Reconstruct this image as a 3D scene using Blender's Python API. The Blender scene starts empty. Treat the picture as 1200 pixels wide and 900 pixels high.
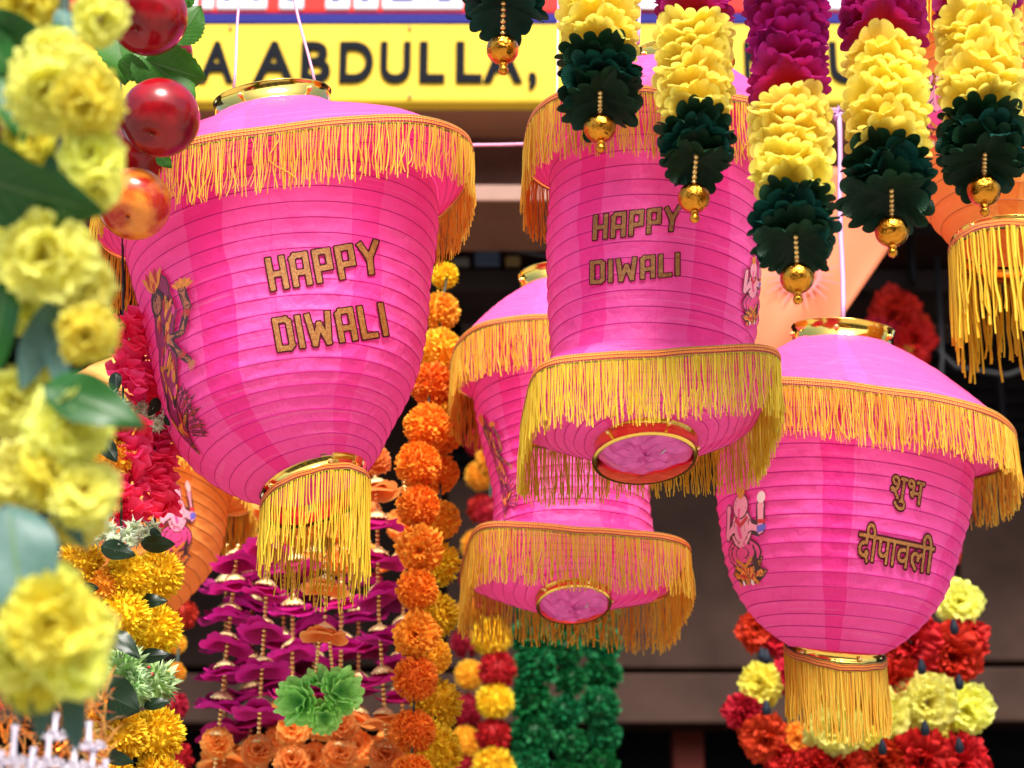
import bpy, bmesh, math, random
import numpy as np
from mathutils import Vector, Matrix, Quaternion
from math import sin, cos, pi, radians, sqrt
SC = bpy.context.scene
COL = SC.collection
RND = random.Random(7)

# ------------------------------------------------------------------ camera
PITCH = radians(22); FPX = 2833.0; CAM = Vector((0, 0, 1.5))
cam_d = bpy.data.cameras.new('camera'); cam_d.lens = 85; cam_d.sensor_width = 36
cam_d.clip_start = 0.05; cam_d.clip_end = 500
cam_d.dof.use_dof = True; cam_d.dof.focus_distance = 2.56; cam_d.dof.aperture_fstop = 7.5
cam_o = bpy.data.objects.new('camera', cam_d); COL.objects.link(cam_o)
cam_o.location = CAM; cam_o.rotation_euler = (pi/2 + PITCH, 0, 0); SC.camera = cam_o
FWD = Vector((0, cos(PITCH), sin(PITCH))); UPV = Vector((0, -sin(PITCH), cos(PITCH)))

def at(px, py, Y):
    x = (px-600)/FPX; y = (450-py)/FPX
    d = Vector((x, 0, 0)) + y*UPV + FWD
    return CAM + d*(Y/d.y)
def proj(p):
    v = p-CAM; d = v.dot(FWD)
    return (600 + v.x/d*FPX, 450 - v.dot(UPV)/d*FPX)
def mpp(px, py, Y):                     # metres per photograph pixel there
    return (at(px, py, Y)-CAM).dot(FWD)/FPX

# ------------------------------------------------------------------ light
w = bpy.data.worlds.new("World"); SC.world = w; w.use_nodes = True
nt = w.node_tree; nt.nodes.clear()
sky = nt.nodes.new('ShaderNodeTexSky'); sky.sky_type = 'NISHITA'; sky.sun_disc = False
SUN_EL = radians(48); SUN_AZ = radians(172)      # azimuth clockwise from +Y
sky.sun_elevation = SUN_EL; sky.sun_rotation = SUN_AZ; sky.dust_density = 3.0; sky.air_density = 1.0; sky.ozone_density = 1.0
bg = nt.nodes.new('ShaderNodeBackground'); bg.inputs['Strength'].default_value = 0.12
out = nt.nodes.new('ShaderNodeOutputWorld')
nt.links.new(sky.outputs[0], bg.inputs[0]); nt.links.new(bg.outputs[0], out.inputs[0])
sun_d = bpy.data.lights.new('sun', 'SUN'); sun_d.energy = 2.5; sun_d.angle = radians(22); sun_d.color = (1, .95, .88)
sun_o = bpy.data.objects.new('sun', sun_d); COL.objects.link(sun_o)
sdir = Vector((sin(SUN_AZ)*cos(SUN_EL), cos(SUN_AZ)*cos(SUN_EL), sin(SUN_EL)))
sun_o.rotation_euler = sdir.to_track_quat('Z', 'Y').to_euler(); sun_o.location = (3, -3, 8)
SC.view_settings.view_transform = 'Standard'; SC.view_settings.look = 'None'
SC.view_settings.exposure = 1.45; SC.view_settings.gamma = 1.0
SC.render.engine = 'CYCLES'
SC.cycles.max_bounces = 8; SC.cycles.transmission_bounces = 4; SC.cycles.diffuse_bounces = 4

# ------------------------------------------------------------------ tagging
def tag(o, label=None, cat=None, group=None, kind=None):
    if label: o['label'] = label
    if cat: o['category'] = cat
    if group: o['group'] = group
    if kind: o['kind'] = kind
    return o
def empty(name, loc, label=None, cat=None, group=None, mw=None):
    o = bpy.data.objects.new(name, None); COL.objects.link(o); o.empty_display_size = .05
    o.matrix_world = mw if mw is not None else Matrix.Translation(loc)
    return tag(o, label, cat, group)

class MB:
    def __init__(s): s.v = []; s.f = []; s.uv = []; s.m = []
    def add(s, vs, fs, uvs=None, mi=0):
        b = len(s.v); s.v.extend(vs)
        s.uv.extend(uvs if uvs is not None else [(0, 0)]*len(vs))
        for f in fs: s.f.append([i+b for i in f]); s.m.append(mi)
    def mesh(s, name, mats, smooth=True):
        me = bpy.data.meshes.new(name)
        me.from_pydata([tuple(v) for v in s.v], [], s.f)
        for m in (mats if isinstance(mats, (list, tuple)) else [mats]): me.materials.append(m)
        ul = me.uv_layers.new(name='UVMap')
        li = np.empty(len(me.loops), dtype=np.int32); me.loops.foreach_get('vertex_index', li)
        uv = np.array(s.uv, dtype=np.float32)[li]
        ul.data.foreach_set('uv', uv.ravel())
        me.polygons.foreach_set('material_index', np.array(s.m, dtype=np.int32))
        me.polygons.foreach_set('use_smooth', np.full(len(s.f), smooth))
        me.update()
        return me
    def build(s, name, mats, parent=None, smooth=True, world=False):
        return link(name, s.mesh(name, mats, smooth), parent, None, world)
def link(name, me, parent=None, mat=None, world=False):
    """mat: matrix in the parent's space (or the world's when world=True)"""
    o = bpy.data.objects.new(name, me); COL.objects.link(o)
    m = mat if mat is not None else Matrix.Identity(4)
    if parent is not None:
        o.parent = parent
        if world:
            pm = parent.matrix_world if parent.parent is None else parent.parent.matrix_world @ parent.matrix_basis
            m = pm.inverted() @ m
    o.matrix_basis = m
    return o

def tube(mb, pts, r, n=6, mi=0, caps=True, u=0.0, rs=None):
    pts = [Vector(p) for p in pts]; N = len(pts); vs = []; uvs = []; fs = []
    a = None
    for i, p in enumerate(pts):
        t = (pts[min(i+1, N-1)]-pts[max(i-1, 0)]).normalized()
        if a is None:
            a = t.orthogonal().normalized()
        else:
            a = (a - a.dot(t)*t).normalized()
        b = t.cross(a); rr = rs[i] if rs else r
        for k in range(n):
            an = 2*pi*k/n
            vs.append(p + (a*cos(an)+b*sin(an))*rr); uvs.append((u if u else k/n, i/(N-1)))
    for i in range(N-1):
        for k in range(n):
            k2 = (k+1) % n
            fs.append((i*n+k, i*n+k2, (i+1)*n+k2, (i+1)*n+k))
    if caps: fs.append(tuple(range(n))[::-1]); fs.append(tuple((N-1)*n+k for k in range(n)))
    mb.add(vs, fs, uvs, mi)
def lathe(mb, prof, n=24, M=None, mi=0, closed=False):
    vs = []; uvs = []; fs = []; N = len(prof)
    for i, (r, z) in enumerate(prof):
        for k in range(n):
            a = 2*pi*k/n; p = Vector((r*cos(a), r*sin(a), z))
            vs.append(M @ p if M else p); uvs.append((k/n, i/(N-1)))
    for i in range(N-1):
        for k in range(n):
            k2 = (k+1) % n; fs.append((i*n+k, i*n+k2, (i+1)*n+k2, (i+1)*n+k))
    mb.add(vs, fs, uvs, mi)
def sphere(mb, c, r, n=12, m=8, sq=1.0, mi=0):
    prof = [(max(r*sin(pi*i/m), r*.01), -r*cos(pi*i/m)*sq) for i in range(m+1)]
    lathe(mb, prof, n, Matrix.Translation(Vector(c)), mi)
def box(mb, x0, x1, y0, y1, z0, z1, mi=0, bev=0):
    vs = [(x, y, z) for x in (x0, x1) for y in (y0, y1) for z in (z0, z1)]
    fs = [(0, 1, 3, 2), (4, 6, 7, 5), (0, 4, 5, 1), (2, 3, 7, 6), (0, 2, 6, 4), (1, 5, 7, 3)]
    mb.add([Vector(v) for v in vs], fs, [(v[0], v[2]) for v in vs], mi)
def frame(loc, z, spin=0.0, scale=1.0, xh=None):
    z = Vector(z).normalized()
    x = Vector(xh) if xh is not None else Vector((1, 0, 0))
    x = x - x.dot(z)*z
    if x.length < 1e-3: x = z.orthogonal()
    x.normalize(); y = z.cross(x)
    R = Matrix((x, y, z)).transposed().to_4x4()
    return Matrix.Translation(loc) @ R @ Matrix.Rotation(spin, 4, 'Z') @ Matrix.Diagonal((scale, scale, scale, 1))

# ------------------------------------------------------------------ materials
def newmat(name):
    m = bpy.data.materials.new(name); m.use_nodes = True; n = m.node_tree; n.nodes.clear()
    return m, n
def ramp(n, stops, fac, interp='LINEAR'):
    r = n.nodes.new('ShaderNodeValToRGB'); r.color_ramp.interpolation = interp
    e = r.color_ramp.elements
    while len(e) < len(stops): e.new(0.5)
    for k, (p, c) in enumerate(stops):
        e[k].position = p; e[k].color = (*c, 1)
    n.links.new(fac, r.inputs[0]); return r.outputs[0]
def uvsep(n):
    t = n.nodes.new('ShaderNodeUVMap'); s = n.nodes.new('ShaderNodeSeparateXYZ'); n.links.new(t.outputs[0], s.inputs[0]); return t, s
def noise(n, scale, detail=3, coord='Object', rough=.5, vec=None):
    t = n.nodes.new('ShaderNodeTexNoise'); t.inputs['Scale'].default_value = scale; t.inputs['Detail'].default_value = detail
    t.inputs['Roughness'].default_value = rough
    if vec is None:
        c = n.nodes.new('ShaderNodeTexCoord'); vec = c.outputs[coord]
    n.links.new(vec, t.inputs['Vector']); return t.outputs[0]
def math_(n, op, a, b=None, clamp=False):
    m = n.nodes.new('ShaderNodeMath'); m.operation = op; m.use_clamp = clamp
    for i, v in enumerate((a, b)):
        if v is None: continue
        if isinstance(v, (int, float)): m.inputs[i].default_value = v
        else: n.links.new(v, m.inputs[i])
    return m.outputs[0]
def mixc(n, fac, a, b, mode='MIX'):
    m = n.nodes.new('ShaderNodeMix'); m.data_type = 'RGBA'; m.blend_type = mode
    for sock, v in ((m.inputs[0], fac), (m.inputs[6], a), (m.inputs[7], b)):
        if isinstance(v, (int, float)): sock.default_value = v
        elif isinstance(v, tuple): sock.default_value = (*v, 1) if len(v) == 3 else v
        else: n.links.new(v, sock)
    return m.outputs[2]
def finish(m, n, color, rough=.6, metal=0, trans=0, bump=None, bstr=.3, bdist=.001, sheen=0, spec=.5, tint=None, coat=0):
    p = n.nodes.new('ShaderNodeBsdfPrincipled')
    if isinstance(color, tuple): p.inputs['Base Color'].default_value = (*color, 1)
    else: n.links.new(color, p.inputs['Base Color'])
    if isinstance(rough, (int, float)): p.inputs['Roughness'].default_value = rough
    else: n.links.new(rough, p.inputs['Roughness'])
    p.inputs['Metallic'].default_value = metal; p.inputs['Specular IOR Level'].default_value = spec
    p.inputs['Sheen Weight'].default_value = sheen; p.inputs['Coat Weight'].default_value = coat
    o = n.nodes.new('ShaderNodeOutputMaterial'); last = p.outputs[0]
    if bump is not None:
        b = n.nodes.new('ShaderNodeBump'); b.inputs['Strength'].default_value = bstr; b.inputs['Distance'].default_value = bdist
        n.links.new(bump, b.inputs['Height']); n.links.new(b.outputs[0], p.inputs['Normal'])
    if trans:
        t = n.nodes.new('ShaderNodeBsdfTranslucent')
        c = tint if tint is not None else color
        if isinstance(c, tuple): t.inputs[0].default_value = (*c, 1)
        else: n.links.new(c, t.inputs[0])
        x = n.nodes.new('ShaderNodeMixShader'); x.inputs[0].default_value = trans
        n.links.new(last, x.inputs[1]); n.links.new(t.outputs[0], x.inputs[2]); last = x.outputs[0]
    n.links.new(last, o.inputs[0]); return m
MC = {}
def petal_mat(name, base, tip, trans=.3, rough=.55, var=.12, edge=.75):
    if name in MC: return MC[name]
    m, n = newmat(name); t, s = uvsep(n)
    c = ramp(n, [(0.0, base), (edge, tuple((a+b)/2 for a, b in zip(base, tip))), (1.0, tip)], s.outputs[1])
    oi = n.nodes.new('ShaderNodeObjectInfo')
    hs = n.nodes.new('ShaderNodeHueSaturation')
    f = math_(n, 'ADD', math_(n, 'MULTIPLY', oi.outputs['Random'], var), .5-var/2)
    n.links.new(math_(n, 'ADD', math_(n, 'MULTIPLY', oi.outputs['Random'], .02), .49), hs.inputs['Hue'])
    nz = noise(n, 3.0, 3)
    val = math_(n, 'ADD', math_(n, 'MULTIPLY', nz, .5), math_(n, 'ADD', f, .25))
    n.links.new(val, hs.inputs['Value']); n.links.new(c, hs.inputs['Color'])
    wv = n.nodes.new('ShaderNodeTexWave'); wv.inputs['Scale'].default_value = 7; wv.inputs['Distortion'].default_value = 2
    n.links.new(t.outputs[0], wv.inputs['Vector'])
    finish(m, n, hs.outputs[0], rough, trans=trans, bump=wv.outputs[1], bstr=.25, bdist=.02, spec=.18)
    MC[name] = m; return m
def fabric_mat(name, col, bandcol, bands, trans=.42):
    """dyed lantern cloth; bands = darker strips where the cloth is doubled (u intervals)"""
    m, n = newmat(name); t, s = uvsep(n); u = s.outputs[0]; v = s.outputs[1]
    wob = math_(n, 'MULTIPLY', math_(n, 'SUBTRACT', noise(n, 9, 5), .5), .03)
    uu = math_(n, 'ADD', u, wob); tot = None
    for (a, b, k) in bands:
        e = math_(n, 'MULTIPLY', math_(n, 'GREATER_THAN', uu, a), math_(n, 'LESS_THAN', uu, b))
        e = math_(n, 'MULTIPLY', e, k)
        tot = e if tot is None else math_(n, 'MAXIMUM', tot, e)
    base = mixc(n, tot, col, bandcol) if tot is not None else col
    mp = n.nodes.new('ShaderNodeMapping'); mp.inputs['Scale'].default_value = (260, 40, 1); n.links.new(t.outputs[0], mp.inputs[0])
    fine = noise(n, 1, 4, vec=mp.outputs[0])
    stn = noise(n, 14, 6, rough=.65)
    base = mixc(n, math_(n, 'MULTIPLY', ramp(n, [(.45, (0, 0, 0)), (.75, (1, 1, 1))], stn), .35), base, tuple(min(1, c*.85) for c in bandcol), 'MIX')
    mp3 = n.nodes.new('ShaderNodeMapping'); mp3.inputs['Scale'].default_value = (3.5, 60, 1); mp3.inputs['Rotation'].default_value = (0, 0, .06); n.links.new(t.outputs[0], mp3.inputs[0])
    scr = ramp(n, [(.60, (0, 0, 0)), (.66, (1, 1, 1)), (.70, (0, 0, 0))], noise(n, 1, 5, vec=mp3.outputs[0]))
    base = mixc(n, math_(n, 'MULTIPLY', scr, .22), base, (1, .55, .75) if col[2] > .2 else (1, .7, .35))
    sm = math_(n, 'LESS_THAN', math_(n, 'ABSOLUTE', math_(n, 'SUBTRACT', math_(n, 'FRACT', math_(n, 'MULTIPLY', uu, 6)), .5)), .006)
    base = mixc(n, math_(n, 'MULTIPLY', sm, .3), base, bandcol)
    big = noise(n, 26, 5, rough=.6)
    mp2 = n.nodes.new('ShaderNodeMapping'); mp2.inputs['Scale'].default_value = (30, 9, 1); mp2.inputs['Rotation'].default_value = (0, 0, .5); n.links.new(t.outputs[0], mp2.inputs[0])
    crease = math_(n, 'ABSOLUTE', math_(n, 'SUBTRACT', noise(n, 1, 3, vec=mp2.outputs[0]), .5))
    h = math_(n, 'ADD', math_(n, 'MULTIPLY', fine, .25), math_(n, 'ADD', math_(n, 'MULTIPLY', big, 1.0), math_(n, 'MULTIPLY', crease, 3.0)))
    finish(m, n, base, .5, trans=trans, bump=h, bstr=.55, bdist=.004, sheen=.1, spec=.25)
    return m
def simple(name, col, rough=.5, metal=0, trans=0, nscale=0, nstr=.2, var=.15, spec=.5, bstr=.3, coat=0, sheen=0):
    if name in MC: return MC[name]
    m, n = newmat(name); b = None; c = col
    if nscale:
        nz = noise(n, nscale, 5); c = mixc(n, nz, tuple(x*(1-var*2) for x in col), tuple(min(1, x*(1+var)) for x in col)); b = nz
    finish(m, n, c, rough, metal, trans, b, bstr, .002, spec=spec, coat=coat, sheen=sheen); MC[name] = m; return m
def thread_mat(name, c0, c1, trans=.35):
    if name in MC: return MC[name]
    m, n = newmat(name); t, s = uvsep(n)
    c = ramp(n, [(0, c0), (1, c1)], s.outputs[0])
    finish(m, n, c, .42, trans=trans, spec=.25); MC[name] = m; return m
def trim_mat(name, orange):
    m, n = newmat(name); t, s = uvsep(n)
    G = (.005, .11, .03); R = (.38, .02, .008); O = orange; Y = (.75, .5, .05)
    c = ramp(n, [(0, G), (.17, Y), (.24, R), (.38, O), (.50, R), (.58, O), (.72, R), (.80, Y), (.86, G)], s.outputs[1], 'CONSTANT')
    k = math_(n, 'SINE', math_(n, 'MULTIPLY', s.outputs[0], 2*pi*380))
    k2 = math_(n, 'SINE', math_(n, 'MULTIPLY', s.outputs[1], 2*pi*9))
    h = math_(n, 'ADD', k, k2)
    c2 = mixc(n, math_(n, 'MULTIPLY', math_(n, 'ADD', k, 1.0), .12), c, (.12, .03, .01))
    finish(m, n, c2, .5, bump=h, bstr=.6, bdist=.0006)
    return m

GOLD = simple('gold_metal', (.95, .62, .12), .13, 1, nscale=30, var=.06, bstr=.05)
GOLDBALL = simple('gold_ball', (.70, .28, .025), .09, 1, nscale=170, var=.25, bstr=.9)
GOLDBEAD = simple('gold_bead', (.9, .6, .22), .25, .8)
STEEL = simple('steel_wire', (.6, .6, .62), .3, 1)
THR_Y = thread_mat('yellow_thread', (.90, .46, .04), (.98, .80, .12), .58)
THR_O = thread_mat('orange_yellow_thread', (.88, .36, .05), (.95, .66, .10))
THR_L = thread_mat('lemon_thread', (.84, .54, .03), (.94, .80, .09), .52)
TRIM = trim_mat('braided_trim', (.85, .28, .03))
WIRE_P = simple('magenta_wire', (.42, .006, .17), .6, spec=.1)
WIRE_O = simple('brown_wire', (.30, .06, .005), .5)
PINK = (.96, .125, .50); PINKD = (.93, .050, .38)
ORG = (.96, .40, .08); ORGD = (.92, .27, .035)

# ------------------------------------------------------------------ lanterns
def catmull(pts, n):
    P = np.array(pts, float); P = np.vstack([2*P[0]-P[1], P, 2*P[-1]-P[-2]])
    seg = len(P)-3; outp = []
    M = 12
    for i in range(seg):
        for k in range(M):
            t = k/M; a, b, c, d = P[i:i+4]
            outp.append(.5*((2*b)+(c-a)*t+(2*a-5*b+4*c-d)*t*t+(3*b-a-3*c+d)*t**3))
    outp.append(P[-2]); D = np.array(outp)
    L = np.concatenate([[0], np.cumsum(np.hypot(np.diff(D[:, 0])*400, np.diff(D[:, 1])))])
    q = np.linspace(0, L[-1], n)
    return np.stack([np.interp(q, L, D[:, j]) for j in range(D.shape[1])], 1)

class Lantern:
    """profile controls: (t along the axis, radius px, squareness, centre shift px, slope x, slope y)"""
    def __init__(s, label, group, cat, top, bot, Yt, Yb, spin, colour, seed=1):
        T = at(*top, Yt); B = at(*bot, Yb); s.spin = spin
        z = (T-B).normalized(); x = Vector((1, 0, 0)); x = (x-x.dot(z)*z).normalized(); y = z.cross(x)
        R = Matrix((x, y, z)).transposed().to_4x4(); s.M = Matrix.Translation(B) @ R
        s.L = (T-B).length; s.s = mpp(*((top[0]+bot[0])/2, (top[1]+bot[1])/2), (Yt+Yb)/2)
        s.root = empty('paper_lantern', B, label, cat, group, s.M)
        s.r = random.Random(seed); s.body_tab = None
        s.col = colour; s.wire = WIRE_P if colour == 'pink' else WIRE_O
        # world down in local space
        s.down = (R.to_3x3().inverted() @ Vector((0, 0, -1))).normalized()
    def pt(s, row, th, dr=0.0, dz=0.0):
        t, r, n, cx, sx, sy = row
        c = cos(th-s.spin); q = sin(th-s.spin)
        f = (abs(c)**n+abs(q)**n)**(-1/n)
        rr = (r*f+dr)*s.s
        X = rr*cos(th); Y = rr*sin(th)
        return Vector((X+cx*s.s, Y, s.L*(1-t)+sx*X+sy*Y+dz*s.s))
    def ringz(s, row): return s.L*(1-row[0])
    def section(s, name, ctrl, nh, mat, NA=112, hoops=True, parent=None, pinch=1.5, wr=.5):
        rows = catmull(ctrl, nh*4+1); mb = MB(); vs = []; uvs = []; fs = []
        ph = [s.r.uniform(0, 6.28) for _ in range(8)]
        for i, row in enumerate(rows):
            k = i % 4; pin = 0 if k == 0 else (pinch if k == 2 else pinch*.75)
            for a in range(NA):
                th = 2*pi*a/NA
                wob = .9*sin(th*3+ph[0]+i*.11)*sin(i*.07+ph[1]) + .5*sin(th*11+ph[2]+sin(i*.3+ph[3])*1.5)*(pin*.9)+.35*sin(th*23+i*.9+ph[4])*pin + 1.3*sin(th*4+i*.19+ph[5])*max(0, sin(i*.13+th*2+ph[6]))**4
                vs.append(s.pt(row, th, wob-pin)); uvs.append((a/NA, i/(len(rows)-1)))
        n = len(vs)
        # seam column duplicated for clean uv
        W = NA+1; vv = []; uu = []
        for i in range(len(rows)):
            for a in range(NA+1): vv.append(vs[i*NA+(a % NA)]); uu.append((a/NA, i/(len(rows)-1)))
        for i in range(len(rows)-1):
            for a in range(NA): fs.append((i*W+a, (i+1)*W+a, (i+1)*W+a+1, i*W+a+1))
        mb.add(vv, fs, uu)
        sh = mb.build(name, mat, parent or s.root)
        if hoops:
            for i in range(4, len(rows)-1, 4):
                hb = MB(); N = 72; row = rows[i]; pts = []
                vs = []; fs = []
                for a in range(N):
                    th = 2*pi*a/N
                    wob = .9*sin(th*3+ph[0]+i*.11)*sin(i*.07+ph[1]) + 1.3*sin(th*4+i*.19+ph[5])*max(0, sin(i*.13+th*2+ph[6]))**4
                    for (dr, dz) in ((.05+wob, wr), (wr+wob, 0), (.05+wob, -wr)):
                        vs.append(s.pt(row, th, dr, dz))
                for a in range(N):
                    b = (a+1) % N
                    for k in range(2): fs.append((a*3+k, b*3+k, b*3+k+1, a*3+k+1))
                hb.add(vs, fs); hb.build('wire_hoop', s.wire, sh)
        return sh, rows
    def trim(s, row, w=10, out_=2.0, parent=None, up=.5):
        mb = MB(); N = 160; vs = []; uvs = []; fs = []
        prof = [(out_*.3, up*w), (out_, up*w*.8), (out_*1.3, (up-.25)*w), (out_*1.4, (up-.5)*w), (out_*1.3, (up-.75)*w), (out_, (up-.95)*w), (out_*.1, (up-1.0)*w)]
        P = len(prof)
        for a in range(N+1):
            th = 2*pi*a/N
            j = .7*sin(th*5+s.spin)+.4*sin(th*13)
            for k, (dr, dz) in enumerate(prof):
                vs.append(s.pt(row, th, dr, dz+j)); uvs.append((a/N, 1-k/(P-1)))
        for a in range(N):
            for k in range(P-1): fs.append((a*P+k, a*P+k+1, (a+1)*P+k+1, (a+1)*P+k))
        mb.add(vs, fs, uvs); return mb.build('braided_trim', TRIM, parent or s.root)
    def fringe(s, row, n, length, mat, w=1.0, dz=-4, jit=.16, out_=2.0, parent=None, wav=1.2, skew=0.0, clump=.5):
        mb = MB(); r = s.r
        ths = []
        N = 720; acc = [0]; last = s.pt(row, 0)
        for i in range(1, N+1):
            p = s.pt(row, 2*pi*i/N); acc.append(acc[-1]+(p-last).length); last = p
        for i in range(n):
            if r.random() < .07: continue
            q = ((i+r.uniform(-.45, .45))/n*acc[-1]) % acc[-1]
            th = np.interp(q, acc, np.linspace(0, 2*pi, N+1))
            p0 = s.pt(row, th, out_*r.uniform(.5, 1.3), dz); pn = s.pt(row, th+.02); pp = s.pt(row, th-.02)
            tang = (pn-pp).normalized(); nrm = tang.cross(Vector((0, 0, 1))).normalized()
            L = length*s.s*(1+r.uniform(-jit, jit*.5)+.06*sin(th*3+skew)+skew*.1*cos(th))
            cl = (sin(i*.55+sin(i*.13)*2)+.8*sin(i*1.31+sin(i*.07)*3))*clump*1.6
            a1 = r.gauss(0, wav); a2 = r.gauss(0, wav*.6)-cl; ph = r.uniform(0, 6.28); fq = r.uniform(3, 8); lean = r.gauss(0, 1.6)+cl*2
            on = r.gauss(0, 1.0); a3 = r.gauss(0, wav*.35)
            if r.random() < .02: a1 *= 5; lean *= 4
            K = 8; pts = []
            for k in range(K+1):
                v = k/K
                pts.append(p0 + s.down*L*v + tang*s.s*(a1*sin(fq*v+ph)*v**.6+a3*sin(fq*2.3*v+ph*2)*v+lean*v*v+a2*v) + nrm*s.s*(on*v*2+.8*sin(fq*1.3*v+ph)*v))
            ww = w*s.s*r.uniform(.65, 1.3); u = min(1, max(.001, r.gauss(.55, .28)))
            tube(mb, pts, ww, 3, 0, False, u)
        o = mb.build('fringe', mat, parent or s.root); o['kind'] = 'stuff'; return o
    def ring(s, name, row, r, h, th=3.0, rivets=5, lip=2.0, mat=None, ph=0.4):
        """metal band below/above row"""
        mb = MB(); N = 72; vs = []; fs = []; uvs = []
        row = list(row); row[1] = r; row[2] = 2.0
        prof = [(-th, -h), (0, -h), (lip*.8, -h+.6), (lip, -h+1.6), (.3, -h+3.0), (0, -h*.5), (.3, -3.0), (lip, -1.6), (lip*.8, -.5), (0, 0), (-th, 0), (-th, -h)]
        P = len(prof)
        for a in range(N):
            t = 2*pi*a/N
            for k, (dr, dz) in enumerate(prof):
                vs.append(s.pt(row, t, dr, dz+h/2)); uvs.append((a/N, k/P))
        for a in range(N):
            b = (a+1) % N
            for k in range(P-1): fs.append((a*P+k, b*P+k, b*P+k+1, a*P+k+1))
        mb.add(vs, fs, uvs); o = mb.build(name, mat or GOLD, s.root)
        for k in range(rivets):
            t = 2*pi*k/rivets+ph-pi/2
            rb = MB(); sphere(rb, s.pt(row, t, .8, 0), 3.2*s.s, 10, 6); sphere(rb, s.pt(row, t, 3.4, 0), 1.3*s.s, 8, 5)
            rb.build('rivet', GOLDBEAD, o)
        return o
    def set_body(s, rows): s.rows = rows; s.nr = len(rows)
    def bp(s, th, v, off=0.0):
        x = v*(s.nr-1); i = int(max(0, min(s.nr-2, math.floor(x)))); f = x-i
        row = s.rows[i]*(1-f)+s.rows[i+1]*f
        return s.pt(row, th, off+.9)
    def solve(s, px, py, th=-pi/2, v=.5):
        for _ in range(40):
            P = proj(s.M @ s.bp(th, v)); e = (px-P[0], py-P[1])
            if abs(e[0])+abs(e[1]) < .05: break
            A = proj(s.M @ s.bp(th+.01, v)); B = proj(s.M @ s.bp(th, v+.01))
            J = np.array([[(A[0]-P[0])/.01, (B[0]-P[0])/.01], [(A[1]-P[1])/.01, (B[1]-P[1])/.01]])
            try: d = np.linalg.solve(J, e)
            except Exception: break
            th += max(-.25, min(.25, d[0])); v += max(-.15, min(.15, d[1]))
        return th, v
    def mapper(s, cx, cy, th0=-pi/2, d=12):
        """photo pixels near (cx, cy) -> point on the cloth (affine in angle and height, so the print stays on the cloth)"""
        th, v = s.solve(cx, cy, th0)
        P = proj(s.M @ s.bp(th, v)); A = proj(s.M @ s.bp(th+.02, v)); B = proj(s.M @ s.bp(th, v+.02))
        J = np.array([[(A[0]-P[0])/.02, (B[0]-P[0])/.02], [(A[1]-P[1])/.02, (B[1]-P[1])/.02]]); Ji = np.linalg.inv(J)
        def f(px, py, off=.5):
            q = Ji @ np.array([px-cx, py-cy]); return s.bp(th+q[0], v+q[1], off)
        return f
    def exact(s, th0=-pi/2):
        st = [th0, .5]
        def f(px, py, off=.5):
            t, v = s.solve(px, py, st[0], st[1]); return s.bp(t, v, off)
        return f

# -------- raster distance field -> clean polygon mesh (flat printed shapes that bend with the cloth)
def iso_mesh(field, xs, ys, iso):
    """region field<iso; returns verts (x,y), faces"""
    ny, nx = field.shape; V = {}; verts = []; faces = []
    def vid(key, p):
        if key not in V: V[key] = len(verts); verts.append(p)
        return V[key]
    ins = field < iso
    cells = np.argwhere(ins[:-1, :-1] | ins[1:, :-1] | ins[:-1, 1:] | ins[1:, 1:])
    for j, i in cells:
        c = [(j, i), (j, i+1), (j+1, i+1), (j+1, i)]; poly = []
        for k in range(4):
            a = c[k]; b = c[(k+1) % 4]; fa = field[a]-iso; fb = field[b]-iso
            if fa < 0: poly.append(vid(('v', a), (xs[a[1]], ys[a[0]])))
            if (fa < 0) != (fb < 0):
                t = fa/(fa-fb); key = ('e', min(a, b), max(a, b))
                poly.append(vid(key, (xs[a[1]]*(1-t)+xs[b[1]]*t, ys[a[0]]*(1-t)+ys[b[0]]*t)))
        if len(poly) >= 3: faces.append(poly)
    return verts, faces
def seg_field(segs, X, Y, ext=.9):
    """segs: (x0,y0,x1,y1,halfwidth) square-ended strokes"""
    F = np.full(X.shape, 1e3)
    for x0, y0, x1, y1, hw in segs:
        dx, dy = x1-x0, y1-y0; L = sqrt(dx*dx+dy*dy) or 1e-6; dx /= L; dy /= L
        cx, cy = (x0+x1)/2, (y0+y1)/2
        a = np.abs((X-cx)*dx+(Y-cy)*dy)-(L/2+hw*ext); b = np.abs(-(X-cx)*dy+(Y-cy)*dx)-hw
        d = np.minimum(np.maximum(a, b), 0)+np.hypot(np.maximum(a, 0), np.maximum(b, 0))
        F = np.minimum(F, d)
    return F
GL = {'H': (.46, [((0, 0), (0, 1)), ((.46, 0), (.46, 1)), ((0, .48), (.46, .48))]),
      'A': (.46, [((0, 0), (0, .90), (.10, 1), (.46, 1), (.46, 0)), ((0, .40), (.46, .40))]),
      'P': (.44, [((0, 0), (0, 1), (.44, 1), (.44, .42), (0, .42))]),
      'Y': (.54, [((0, 1), (.24, .48), (.54, 1)), ((.25, .48), (.22, 0))]),
      'D': (.46, [((0, 0), (0, 1), (.36, 1), (.46, .90), (.46, .10), (.36, 0), (0, 0))]),
      'I': (.0, [((0, 0), (0, 1))]),
      'W': (.72, [((0, 1), (.12, 0), (.36, .66), (.60, 0), (.72, 1))]),
      'L': (.40, [((0, 1), (0, 0), (.40, 0))])}
def word_segs(word, hw=.095, gap=.34):
    x = 0; S = []
    for ch in word:
        wd, strokes = GL[ch]
        for st in strokes:
            for a, b in zip(st, st[1:]): S.append((x+a[0], a[1], x+b[0], b[1], hw))
        x += wd+gap
    return S, x-gap
GLITTER = None
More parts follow.
